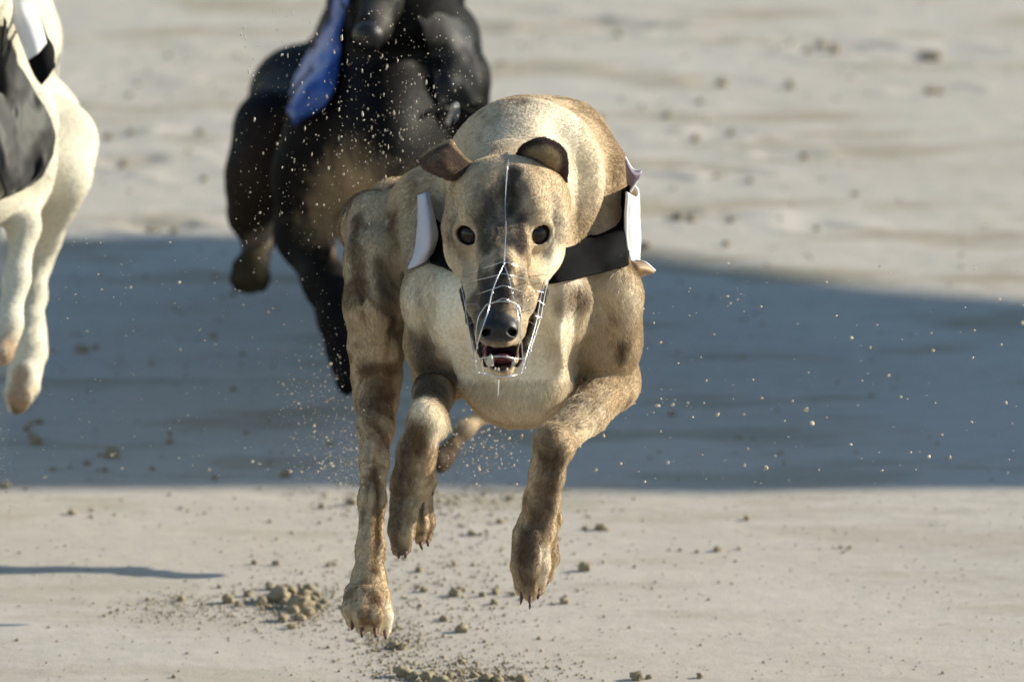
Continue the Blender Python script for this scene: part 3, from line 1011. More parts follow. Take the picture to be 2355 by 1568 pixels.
    for sx in (-1, 1):
        ns.cap(a(1148 + sx * 20, 759, -0.278), u(8), a(1148 + sx * 30, 764, -0.262), u(7), 0.003, 'cut')
        ns.cap(a(1148 + sx * 30, 764, -0.262), u(7), a(1148 + sx * 38, 757, -0.252), u(3), 0.002, 'cut')
    ns.cap(a(1151, 757, -0.272), u(1.5), a(1151, 785, -0.262), u(1.5), 0.002, 'cut')
    Vn, Fn = ns.mesh()
    link('nose', mesh_np('nose', relax(Vn, Fn, 1), Fn), M_nose, dog)
    # ---------------- mouth: tongue and teeth
    tg = Sculpt(P(1155, 812, -0.19) - 0.04, P(1155, 812, -0.19) + 0.04, 0.0012)
    tg.ell(P(1154, 828, -0.190), (u(27), 0.030, u(11)), 0.003, rot=-0.35)
    tg.cap(P(1154, 822, -0.222), u(2), P(1154, 813, -0.17), u(2), 0.004, 'cut')
    Vt, Ft = tg.mesh()
    link('tongue', mesh_np('tongue', Vt, Ft), M_tongue, dog)
    def tooth(uu, vv, yy, du, dv, r):
        Vc, Fc = tube([catmull([P(uu, vv, yy), P(uu + du * 0.5, vv + dv * 0.55, yy - 0.001), P(uu + du, vv + dv, yy)], 5)], [np.array([1, 0.95, 0.8, 0.5, 0.1]) * r], 8)
        link('tooth', mesh_np('tooth', Vc, Fc), M_tooth, dog)
    tooth(1127, 838, -0.216, 2, -26, u(9))
    tooth(1182, 840, -0.210, 0, -18, u(6))
    for k in (0, 1, 4):
        tooth(1139 + k * 6.8, 851 - abs(k - 2.5) * 0.8, -0.224, 0, -6, u(3.0))
    # ---------------- claws
    for (cu, cv, cy, du, dv) in ((1201, 1366, -0.088, -6, 34), (1220, 1376, -0.10, -3, 34), (1240, 1362, -0.088, -6, 22), (1260, 1334, -0.06, -8, 20),
                                 (918, 1270, -0.083, -2, 20), (933, 1270, -0.094, -2, 18), (967, 1246, -0.072, 6, 26), (983, 1242, -0.055, 3, 20), (992, 1130, -0.055, 2, 12), (1280, 1218, -0.052, -2, 12),
                                 (811, 1434, -0.034, -3, 20), (833, 1450, -0.05, -1, 22), (863, 1450, -0.048, 2, 22), (886, 1456, -0.028, 1, 18)):
        pts = catmull([P(cu, cv - 6, cy + 0.004), P(cu + du * 0.35, cv + dv * 0.35, cy - 0.002), P(cu + du * 0.7, cv + dv * 0.7, cy + 0.002)], 6)
        Vc, Fc = tube([pts], [np.array([1, 0.95, 0.85, 0.65, 0.4, 0.1]) * u(5.2)], 8)
        link('claw', mesh_np('claw', Vc, Fc), M_claw, dog)
    # ---------------- ears
    earcol_in = np.array((0.115, 0.075, 0.06))
    def ear(rows, cfun, hairs, name='ear', nu=22, nv=26, seed=51):
        Ve, Fe = sheet([[P(*q) for q in r] for r in rows], nu, nv, 0.0034)
        me2 = mesh_np('ear', Ve, Fe)
        uu, vv = proj(Ve)
        half = len(Ve) // 2
        front = np.zeros(len(Ve)); front[half:] = 1
        cc = cfun(Ve, uu, vv, front)
        set_color(me2, 'coat', cc)
        o = link('ear', me2, M_ear, dog)
        if hairs and FUR:
            NN = vert_normals(Ve, Fe)
            fl = np.tile(np.array(hairs), (len(Ve), 1))
            ft = fur('fur', Ve, Fe, NN, fl, cc, np.full(len(Ve), 0.0034), 16000, M_hair, o, lift=0.5, seed=seed, rad=0.00014)
        return o
    # left ear, thrown back with the flap folded outward
    def colL(Ve, uu, vv, front):
        c = np.tile(np.array((0.115, 0.078, 0.060)), (len(Ve), 1))
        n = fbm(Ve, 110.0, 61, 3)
        tan_patch = np.clip((n - 0.5) * 4, 0, 1) * 0.5  # tan patches spread at random over the ear
        c = c * (1 - tan_patch[:, None]) + np.array((0.30, 0.22, 0.14)) * tan_patch[:, None]
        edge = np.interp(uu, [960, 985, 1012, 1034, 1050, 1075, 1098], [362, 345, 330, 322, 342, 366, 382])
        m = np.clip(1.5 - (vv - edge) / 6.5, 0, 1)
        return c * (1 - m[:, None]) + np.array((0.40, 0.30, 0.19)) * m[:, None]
    def shrink(rows, base, k):
        return [[(base[0] + (q[0] - base[0]) * k, base[1] + (q[1] - base[1]) * k, q[2]) for q in r] for r in rows]
    ear(shrink([[(1100, 383, -0.060), (1092, 386, -0.070), (1080, 396, -0.078), (1066, 408, -0.076)],
         [(1072, 366, -0.060), (1066, 374, -0.074), (1056, 392, -0.090), (1044, 412, -0.084)],
         [(1048, 340, -0.056), (1042, 354, -0.072), (1036, 384, -0.098), (1030, 412, -0.090)],
         [(1034, 319, -0.054), (1026, 340, -0.066), (1020, 374, -0.104), (1020, 408, -0.092)],
         [(1010, 327, -0.052), (1002, 346, -0.062), (1000, 372, -0.100), (1006, 402, -0.088)],
         [(984, 342, -0.050), (980, 356, -0.060), (982, 374, -0.088), (990, 394, -0.080)],
         [(960, 363, -0.048), (961, 370, -0.056), (966, 380, -0.066), (974, 388, -0.066)]], (1090, 402), 0.93), colL, (-1, 0.2, -0.2))
    sd2 = None
    def colR(Ve, uu, vv, front):
        rim = np.array((0.048, 0.030, 0.027))
        tan = np.array((0.30, 0.235, 0.145))
        d = np.sqrt(((uu - 1244) / 47) ** 2 + ((vv - 372) / 38) ** 2)
        m = np.clip((1.05 - d) * 4, 0, 1)
        return rim * (1 - m[:, None]) + tan * m[:, None]
    # right ear, folded over into an arch
    ear(shrink([[(1183, 352, -0.060), (1200, 352, -0.070), (1216, 356, -0.066), (1228, 364, -0.052)],
         [(1198, 330, -0.058), (1216, 336, -0.080), (1230, 352, -0.082), (1238, 372, -0.060)],
         [(1240, 312, -0.052), (1248, 324, -0.082), (1250, 350, -0.090), (1252, 384, -0.068)],
         [(1282, 325, -0.046), (1278, 342, -0.076), (1270, 362, -0.084), (1264, 388, -0.066)],
         [(1303, 350, -0.042), (1294, 366, -0.064), (1284, 382, -0.070), (1272, 394, -0.060)],
         [(1306, 388, -0.040), (1299, 396, -0.052), (1290, 402, -0.056), (1282, 406, -0.052)],
         [(1302, 420, -0.040), (1298, 420, -0.045), (1293, 420, -0.047), (1288, 420, -0.046)]], (1262, 402), 0.92), colR, (0.3, 0.3, 0.8), seed=57)
    # ---------------- racing jacket round chest and ribs
    def tv(uu, vv, off, d):
        p = sd.surf(uu, vv, trunk)
        return p - DIRV * off if p is not None else P(uu, vv, d)
    rows = []
    cols = np.linspace(988, 1446, 22)
    top = lambda x: np.interp(x, [988, 1010, 1060, 1160, 1260, 1325, 1380, 1446], [486, 500, 555, 600, 570, 520, 470, 425])
    bot = lambda x: np.interp(x, [988, 1010, 1050, 1120, 1200, 1275, 1360, 1446], [602, 610, 628, 650, 658, 650, 632, 605])
    ycol = []
    for r in np.linspace(0, 1, 7):
        ycol.append([tv(x, top(x) * (1 - r) + bot(x) * r, 0.0, 0.13)[1] for x in cols])
    ycol = np.array(ycol)
    for _ in range(3):
        ycol[:, 1:-1] = (ycol[:, :-2] + ycol[:, 1:-1] * 2 + ycol[:, 2:]) / 4
    ycol = np.minimum(ycol, 0.16 + YOFF[0]) - YOFF[0] - 0.012 - np.interp(cols, [1380, 1446], [0, 0.012])[None]
    ycol = np.maximum(ycol, np.interp(cols, [1050, 1090, 1240, 1300], [-0.2, 0.03, 0.03, -0.2])[None])
    rows = [[P(x, top(x) * (1 - r) + bot(x) * r, yy) for x, yy in zip(cols, ycol[k])] for k, r in enumerate(np.linspace(0, 1, 7))]
    Vj, Fj = sheet(rows, 60, 24, 0.0022, 0.003)
    jk = link('racing_jacket', mesh_np('racing_jacket', Vj, Fj), M_jblack, dog)
    # white side panel, right of picture: stands off the ribs and runs back
    rows = [[(1441, 440, 0.10), (1437, 500, 0.10), (1439, 555, 0.10), (1452, 604, 0.10)],
            [(1462, 452, 0.12), (1460, 505, 0.12), (1463, 560, 0.12), (1472, 606, 0.12)],
            [(1468, 440, 0.22), (1470, 510, 0.22), (1470, 570, 0.22), (1462, 640, 0.22)],
            [(1452, 420, 0.36), (1460, 520, 0.36), (1460, 600, 0.36), (1440, 680, 0.36)],
            [(1420, 420, 0.52), (1440, 520, 0.52), (1440, 600, 0.52), (1410, 680, 0.52)]]
    Vj, Fj = sheet([[P(*q) for q in r] for r in rows], 24, 30, 0.0022, 0.002)
    link('white_panel', mesh_np('white_panel', Vj, Fj), M_jwhite, jk)
    # white side panel, left of picture
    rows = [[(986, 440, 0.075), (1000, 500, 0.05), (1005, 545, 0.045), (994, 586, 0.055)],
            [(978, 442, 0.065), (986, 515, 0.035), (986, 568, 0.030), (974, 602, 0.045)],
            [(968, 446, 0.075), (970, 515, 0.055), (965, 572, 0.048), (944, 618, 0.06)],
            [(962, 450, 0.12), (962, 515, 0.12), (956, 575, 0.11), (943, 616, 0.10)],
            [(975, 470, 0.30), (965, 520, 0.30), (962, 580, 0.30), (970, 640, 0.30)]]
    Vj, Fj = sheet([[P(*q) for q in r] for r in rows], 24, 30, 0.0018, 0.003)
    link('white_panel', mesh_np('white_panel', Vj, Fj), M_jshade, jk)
    # small flaps at the right edge
    rows = [[(1438, 362, 0.11), (1448, 378, 0.11), (1456, 390, 0.11), (1473, 392, 0.11)],
            [(1440, 380, 0.105), (1448, 392, 0.10), (1458, 400, 0.10), (1472, 402, 0.105)],
            [(1442, 405, 0.11), (1448, 415, 0.105), (1456, 418, 0.105), (1462, 420, 0.11)],
            [(1444, 432, 0.11), (1447, 434, 0.11), (1450, 434, 0.11), (1453, 434, 0.11)]]
    Vj, Fj = sheet([[P(*q) for q in r] for r in rows], 16, 14, 0.002, 0.001)
    link('strap_end', mesh_np('strap_end', Vj, Fj), M_tab, jk)
    Vt2, Ft2 = tube([catmull([P(1437, 360, 0.108), P(1455, 389, 0.108), P(1474, 391, 0.108)], 10), catmull([P(1474, 391, 0.108), P(1466, 412, 0.108), P(1450, 440, 0.105)], 10)], u(2.6), 6)
    link('strap_piping', mesh_np('strap_piping', Vt2, Ft2), M_jwhite, jk)
    rows = [[(1452, 600, 0.09), (1466, 602, 0.085), (1486, 606, 0.085), (1505, 622, 0.09)],
            [(1448, 612, 0.08), (1464, 614, 0.07), (1482, 618, 0.075), (1502, 626, 0.085)],
            [(1446, 632, 0.085), (1456, 636, 0.075), (1470, 632, 0.08), (1484, 630, 0.09)],
            [(1442, 650, 0.09), (1447, 652, 0.088), (1452, 650, 0.09), (1458, 644, 0.095)]]
    Vj, Fj = sheet([[P(*q) for q in r] for r in rows], 16, 14, 0.002, 0.001)
    link('leather_tab', mesh_np('leather_tab', Vj, Fj), M_flap, jk)
    Vt2, Ft2 = tube([catmull([P(1462, 598, 0.088), P(1484, 603, 0.084), P(1506, 622, 0.088)], 12)], u(3), 6)
    link('strap_piping', mesh_np('strap_piping', Vt2, Ft2), M_jwhite, jk)

    # ---------------- wire muzzle
    def on(lst, off=0.004, n=24):
        return catmull([sd.surf(a_, b_, None, off, -0.2) for a_, b_ in lst], n)
    paths, rad = [], []
    wire = lambda pts, r=1.6: (paths.append(np.asarray(pts)), rad.append(u(r)))
    mz = bpy.data.objects.new('wire_muzzle', None)
    COL.objects.link(mz); mz.parent = dog
    def flush(name):
        Vw, Fw = tube(paths, rad, 8)
        link(name, mesh_np(name, Vw, Fw), M_wire, mz)
        paths.clear(); rad.clear()
    wire(on([(1176, 345), (1168, 375), (1165, 410), (1162, 470), (1163, 530), (1160, 580), (1159, 608)], 0.005, 40), 1.5)
    flush('forehead_wire')
    yo = lambda uu, vv, yy: P(uu, vv, yy)
    apex = sd.surf(1159, 606, None, 0.006)
    wire(catmull([apex, yo(1143, 640, -0.232), yo(1132, 670, -0.255), yo(1122, 715, -0.28), yo(1107, 760, -0.288), yo(1097, 795, -0.285), yo(1092, 835, -0.27)], 30), 1.1)
    wire(catmull([apex, yo(1171, 640, -0.232), yo(1178, 675, -0.255), yo(1187, 700, -0.276), yo(1194, 745, -0.288), yo(1200, 790, -0.285), yo(1203, 838, -0.27)], 30), 1.1)
    flush('nose_wire')
    # hoops
    for v0, dv, y0, y1, wl, wr in ((606, 16, -0.215, -0.12, 92, 100), (632, 12, -0.24, -0.125, 92, 95), (660, 14, -0.258, -0.14, 82, 84), (690, 16, -0.272, -0.165, 68, 72)):
        th = np.linspace(-1, 1, 9)
        wire(catmull([yo(1158 + (wr if t > 0 else wl) * t, v0 + dv * (1 - abs(t)) * -0.3 + dv * abs(t) * 1.6, y0 + (y1 - y0) * abs(t) ** 2.2) for t in th], 36), 0.75)
    wire(catmull([yo(1118, 700, -0.283), yo(1150, 692, -0.292), yo(1190, 700, -0.283), yo(1200, 745, -0.288), yo(1190, 790, -0.29)], 26), 0.8)
    wire(catmull([yo(1118, 700, -0.283), yo(1100, 730, -0.284), yo(1094, 775, -0.283), yo(1099, 800, -0.28)], 20), 0.8)
    flush('hoop')
    # side wires and front basket
    for (l, y0_) in (([(1058, 645), (1066, 680), (1075, 735), (1085, 790), (1092, 830), (1100, 855)], 0),
                     ([(1248, 650), (1242, 690), (1234, 735), (1222, 780), (1208, 825), (1199, 858)], 0),
                     ([(1262, 640), (1252, 680), (1244, 725), (1232, 765), (1219, 805), (1210, 835)], 0)):
        n = len(l)
        wire(catmull([yo(a_, b_, -0.12 - 0.13 * (k / (n - 1)) ** 0.9) for k, (a_, b_) in enumerate(l)], 26), 1.15)
    wire(catmull([yo(1092, 828, -0.262), yo(1112, 822, -0.285), yo(1150, 818, -0.296), yo(1190, 824, -0.285), yo(1212, 822, -0.26)], 30), 1.0)
    wire(catmull([yo(1099, 856, -0.25), yo(1118, 858, -0.268), yo(1150, 866, -0.275), yo(1182, 862, -0.268), yo(1199, 858, -0.25)], 30), 1.4)
    for a_, b_ in (((1094, 832), (1100, 856)), ((1108, 824), (1112, 858)), ((1203, 838), (1197, 858)), ((1216, 815), (1207, 858))):
        wire(catmull([yo(*a_, -0.268), yo(*b_, -0.256)], 6), 1.3)
    for a_, b_ in (((1238, 690), (1252, 700)), ((1230, 725), (1244, 730)), ((1219, 765), (1232, 768)), ((1207, 805), (1220, 806)), ((1234, 668), (1250, 672))):
        wire(catmull([yo(*a_, -0.175), yo(*b_, -0.17)], 4), 1.0)
    flush('basket_wire')
    # solder beads that glint
    for (a_, b_, c_) in ((1143, 640, -0.236), (1171, 640, -0.236), (1133, 672, -0.26), (1178, 673, -0.259), (1159, 606, -0.222), (1093, 830, -0.27), (1203, 838, -0.272), (1101, 856, -0.257), (1113, 858, -0.267), (1198, 858, -0.257), (1207, 845, -0.265), (1220, 806, -0.24), (1232, 768, -0.21), (1244, 730, -0.19), (1190, 705, -0.28), (1212, 690, -0.21), (1226, 670, -0.19)):
        Vs, Fs = uv_sphere(yo(a_, b_, c_), u(2.6), 8, 6)
        link('solder_bead', mesh_np('solder_bead', Vs, Fs), M_wire, mz)
    # strand of drool under the chin
    Vd, Fd = tube([catmull([P(1147, 872, -0.215), P(1146, 888, -0.216), P(1145, 910, -0.217)], 8)], [np.linspace(1.6, 0.6, 8) * S], 6)
    link('drool', mesh_np('drool', Vd, Fd), M_drool, dog)
    # whiskers
    wp, wr_ = [], []
    for (a_, b_, du, dv) in ((1098, 720, -34, 14), (1104, 735, -40, 20), (1100, 700, -36, 4), (1205, 715, 34, 10), (1200, 735, 38, 18), (1150, 850, -6, 34), (1165, 850, 8, 30), (1090, 665, -26, 2), (1225, 668, 30, 2)):
        p0 = sd.surf(a_, b_, None, 0.0, -0.2)
        p1 = p0 + np.array([du * S, -0.004, -dv * S])
        wp.append(catmull([p0, (p0 + p1) / 2 + np.array([0, -0.004, 0.003]), p1], 8)); wr_.append(np.linspace(0.35, 0.1, 8) * S)
    for a_, b_ in zip(wp, wr_):
        Vd, Fd = tube([a_], [b_], 4)
        link('whisker', mesh_np('whisker', Vd, Fd), M_drool, dog)
    print('main dog', round(time.time() - t0, 1))
    return dog

def uv_sphere(c, r, nu=16, nv=10):
    th = np.linspace(0, math.pi, nv + 1)[1:-1]
    ph = np.arange(nu) * 2 * math.pi / nu
    r = np.broadcast_to(np.asarray(r, dtype=float), (3,))
    V = np.stack([np.outer(np.sin(th), np.cos(ph)) * r[0], np.outer(np.sin(th), np.sin(ph)) * r[1], np.outer(np.cos(th), np.ones(nu)) * r[2]], -1).reshape(-1, 3)
    n = nv - 1
    i = np.arange(n - 1)[:, None] * nu
    j = np.arange(nu)[None]
    j2 = (j + 1) % nu
    F = np.stack([i + j, i + nu + j, i + nu + j2, i + j2], -1).reshape(-1, 4)
    V = np.vstack([V, [[0, 0, r[2]], [0, 0, -r[2]]]])
    t, b = len(V) - 2, len(V) - 1
    jj = np.arange(0, nu, 2)
    F = np.vstack([F, np.stack([np.full(len(jj), t), jj, jj + 1, (jj + 2) % nu], -1), np.stack([np.full(len(jj), b), (n - 1) * nu + (jj + 2) % nu, (n - 1) * nu + jj + 1, (n - 1) * nu + jj], -1)])
    return V + np.asarray(c), F

M_drool = plain('clear strand', (0.75, 0.75, 0.72), 0.15)
FUR = True
YOFF[0] = -0.40
main_dog()
YOFF[0] = 0.0
# ------------------------------------------------------------------ the two dogs behind
def simple_dog(name, label, sd, colour, mat, hairmat, hair_len, hair_n, seed, marks_f=None):
    V, F = sd.mesh()
    V = relax(V, F, 2, 0.5)
    N = vert_normals(V, F)
    coat = colour(V)
    if marks_f: blend_marks(V, coat, marks_f())
    me = mesh_np(name, V, F)
    set_color(me, 'coat', coat)
    o = link(name, me, mat, label=label, cat='dog', group='greyhounds in the race')
    if FUR and hair_n:
        fur('fur', V, F, N, sd.flow(V), coat, np.full(len(V), hair_len), hair_n, hairmat, o, seed=seed, lift=0.2, rad=0.0002, jitter=0.2)
    return o

def toes(sd, u_, v_, y_, r, n=4, spread=18, ln=45):
    for k in range(n):
        f = (k - (n - 1) / 2) / ((n - 1) / 2)
        yy = y_ - 0.012 * (1 - abs(f))
        sd.chain([(u_ + f * spread * 0.8, v_, yy, r), (u_ + f * spread, v_ + ln * 0.5, yy - 0.012, r * 0.9), (u_ + f * spread * 0.95, v_ + ln - 6 * abs(f), yy - 0.008, r * 0.65)], 0.005)

def fix_y(lst, sd, off):
    out = []
    for row in lst:
        rr = []
        for (a, b, d) in row:
            p = sd.surf(a, b)
            rr.append(p - DIRV * off if p is not None else P(a, b, d))
        out.append(rr)
    return out

def dog_black():
    sd = Sculpt((-0.36, 0.85, 0.0), (0.16, 2.55, 0.86), 0.0036)
    sd.ell(P(890, 210, 1.85), (px(185, 1.8), 0.30, px(235, 1.8)), 0.04)
    sd.ell(P(880, 330, 1.70), (px(120, 1.7), 0.16, px(150, 1.7)), 0.04)
    sd.chain([(925, 90, 1.95, 150), (890, 130, 2.2, 135), (820, 190, 2.5, 118)], 0.05)                 # back to croup
    sd.chain([(900, 20, 1.72, 150), (893, -40, 1.58, 105), (890, -85, 1.50, 88)], 0.03)                # neck
    # shoulders
    sd.chain([(1010, 90, 1.78, 95), (1030, 190, 1.68, 84), (1045, 280, 1.70, 62), (1055, 380, 1.72, 45)], 0.03)
    sd.chain([(822, 160, 1.78, 80), (765, 265, 1.68, 90), (715, 400, 1.66, 78), (690, 500, 1.66, 56)], 0.03)
    # forelegs
    sd.chain([(668, 548, 1.69, 30), (700, 545, 1.66, 58), (748, 650, 1.60, 44), (772, 735, 1.57, 33), (782, 800, 1.555, 30)], 0.02)
    sd.chain([(782, 800, 1.555, 30), (790, 845, 1.54, 28)], 0.01)
    toes(sd, 798, 850, 1.54, 13, 4, 14, 52)
    sd.chain([(1050, 360, 1.70, 48), (1030, 480, 1.58, 36), (1000, 560, 1.60, 30), (985, 640, 1.62, 26)], 0.02)
    toes(sd, 985, 640, 1.62, 12, 4, 13, 45)
    # hind leg swung forward, hock folded
    sd.chain([(780, 195, 2.30, 112), (692, 222, 2.06, 104), (632, 300, 1.90, 82), (598, 400, 1.86, 66), (584, 470, 1.88, 54)], 0.03)
    sd.chain([(580, 440, 1.87, 50), (572, 500, 1.88, 40), (590, 548, 1.88, 27), (592, 580, 1.87, 25), (580, 605, 1.86, 36)], 0.014)
    sd.chain([(615, 530, 1.90, 20), (618, 560, 1.90, 16)], 0.012)
    toes(sd, 576, 610, 1.855, 19, 4, 30, 56)
    sd.chain([(930, 250, 2.45, 110), (980, 420, 2.3, 70), (960, 560, 2.35, 35), (940, 660, 2.45, 22), (930, 760, 2.5, 20)], 0.03)
    sd.chain([(850, 180, 2.55, 26), (860, 420, 2.65, 12), (870, 560, 2.62, 8)], 0.02)
    sd.chain([(830, 420, 1.72, 62), (812, 515, 1.70, 50)], 0.02)
    # head, lowered into the top of the frame
    sd.ell(P(893, -95, 1.46), (px(85, 1.4), 0.06, px(85, 1.4)), 0.02, flow=(0, 0.6, 0.6))
    sd.chain([(888, -60, 1.42, 62), (874, 10, 1.355, 44), (858, 62, 1.315, 34), (850, 80, 1.30, 26)], 0.015, flow=(0, 0.6, 0.6))
    sd.chain([(882, -20, 1.44, 50), (866, 60, 1.39, 32), (858, 92, 1.36, 22)], 0.012)
    for sx in (-1, 1):
        sd.cap(P(893 + sx * 70, -150, 1.50), px(26), P(893 + sx * 120, -165, 1.53), px(12), 0.012)
    def colour(V):
        c = np.tile(np.array((0.0045, 0.0040, 0.0043)), (len(V), 1))
        return c * (0.8 + 0.5 * fbm(V, 12.0, 71, 3))[:, None]
    def marks():
        W = lambda l: [sd.surf(a, b) for a, b in l]
        return [(W([(596, 558), (622, 535)]), 0.012, (0.34, 0.25, 0.20), 0.9),
                (W([(600, 590), (585, 650)]), 0.024, (0.06, 0.045, 0.022), 0.8),
                (W([(560, 480), (600, 430), (610, 350)]), 0.04, (0.040, 0.025, 0.016), 0.8),
                (W([(872, 0), (880, 45)]), 0.013, (0.10, 0.085, 0.075), 0.8),  # paler tone painted where sun lights the black muzzle
                (W([(822, 440), (800, 500), (792, 545)]), 0.040, (0.33, 0.24, 0.15), 1.0),
                (W([(850, 72)]), 0.011, (0.11, 0.085, 0.07), 0.8)]  # same painted sunlight at the muzzle tip
    dog = simple_dog('racing_greyhound', 'black greyhound with a blue racing coat running behind the fawn one', sd, colour, M_black, M_bhair, 0.0035, 170000, 21, marks)
    for (a, b, y) in ((850, -90, 1.41), (934, -90, 1.41)):
        Ve, Fe = uv_sphere(P(a, b, y), 0.012, 16, 10)
        link('eye', mesh_np('eye', Ve, Fe), M_eye, dog)
    Ve, Fe = uv_sphere(P(846, 78, 1.285), (0.016, 0.013, 0.013), 16, 10)
    link('nose', mesh_np('nose', Ve, Fe), M_nose, dog)
    # blue side of the racing coat, fluttering off the ribs
    rows = [[(812, -40, 1.6), (800, 10, 1.6), (786, 60, 1.6), (782, 110, 1.6), (778, 160, 1.6), (768, 205, 1.6), (738, 248, 1.6), (704, 272, 1.6), (676, 290, 1.6)],
            [(790, -40, 1.6), (780, 20, 1.6), (765, 70, 1.6), (752, 120, 1.6), (744, 165, 1.6), (730, 205, 1.6), (706, 240, 1.6), (688, 262, 1.6), (674, 278, 1.6)],
            [(770, -40, 1.6), (768, 30, 1.6), (745, 80, 1.6), (726, 125, 1.6), (708, 165, 1.6), (694, 200, 1.6), (680, 228, 1.6), (673, 250, 1.6), (670, 266, 1.6)],
            [(760, -40, 1.6), (758, 45, 1.6), (732, 90, 1.6), (708, 128, 1.6), (688, 165, 1.6), (676, 190, 1.6), (669, 215, 1.6), (667, 236, 1.6), (667, 252, 1.6)]]
    R = fix_y(rows, sd, 0.012)
    R[1] = [p - DIRV * 0.016 for p in R[1]]
    R[2] = [p - DIRV * 0.010 for p in R[2]]
    Vj, Fj = sheet(R, 40, 20, 0.002, 0.010, 5)
    jk = link('racing_coat', mesh_np('racing_coat', Vj, Fj), M_jblue, dog)
    # black satin over the shoulder and back, edge strap and buckle
    rows = [[(1020, -60, 1.8), (1062, -20, 1.8), (1066, 10, 1.8), (1068, 24, 1.8)],
            [(1010, -60, 1.75), (1040, -20, 1.75), (1045, 6, 1.75), (1046, 16, 1.75)],
            [(1000, -60, 1.72), (1020, -25, 1.72), (1022, 0, 1.72), (1022, 6, 1.72)]]
    Vj, Fj = sheet([[P(*q) for q in r] for r in rows], 18, 14, 0.003, 0.002)
    link('coat_edge', mesh_np('coat_edge', Vj, Fj), M_jblack, jk)
    rows = [[(960, 40, 1.6), (985, 120, 1.6), (1000, 200, 1.6), (1010, 262, 1.6)],
            [(1010, 30, 1.6), (1030, 110, 1.6), (1042, 190, 1.6), (1050, 250, 1.6)],
            [(1050, 45, 1.6), (1070, 110, 1.6), (1080, 190, 1.6), (1085, 240, 1.6)],
            [(1072, 60, 1.62), (1092, 120, 1.62), (1105, 180, 1.62), (1110, 235, 1.62)]]
    R = fix_y(rows, sd, 0.007)
    Vj, Fj = sheet(R, 34, 26, 0.002, 0.008, 8)
    link('satin_panel', mesh_np('satin_panel', Vj, Fj), M_jgrey, jk)
    st = catmull([p for p in fix_y([[(985, 262, 1.6), (1010, 246, 1.6), (1035, 238, 1.6), (1062, 246, 1.6), (1090, 262, 1.6)]], sd, 0.014)[0]], 20)
    Vt, Ft = tube([st], px(6, 1.5), 8)
    link('strap', mesh_np('strap', Vt, Ft), M_jblack, jk)
    pts = fix_y([[(1028, 285, 1.6), (1036, 262, 1.6), (1046, 240, 1.6), (1050, 256, 1.6), (1046, 274, 1.6)]], sd, 0.018)[0]
    Vt, Ft = tube([catmull(pts, 16)], px(4.5, 1.5), 8)
    link('buckle', mesh_np('buckle', Vt, Ft), M_wire, jk)
    return dog

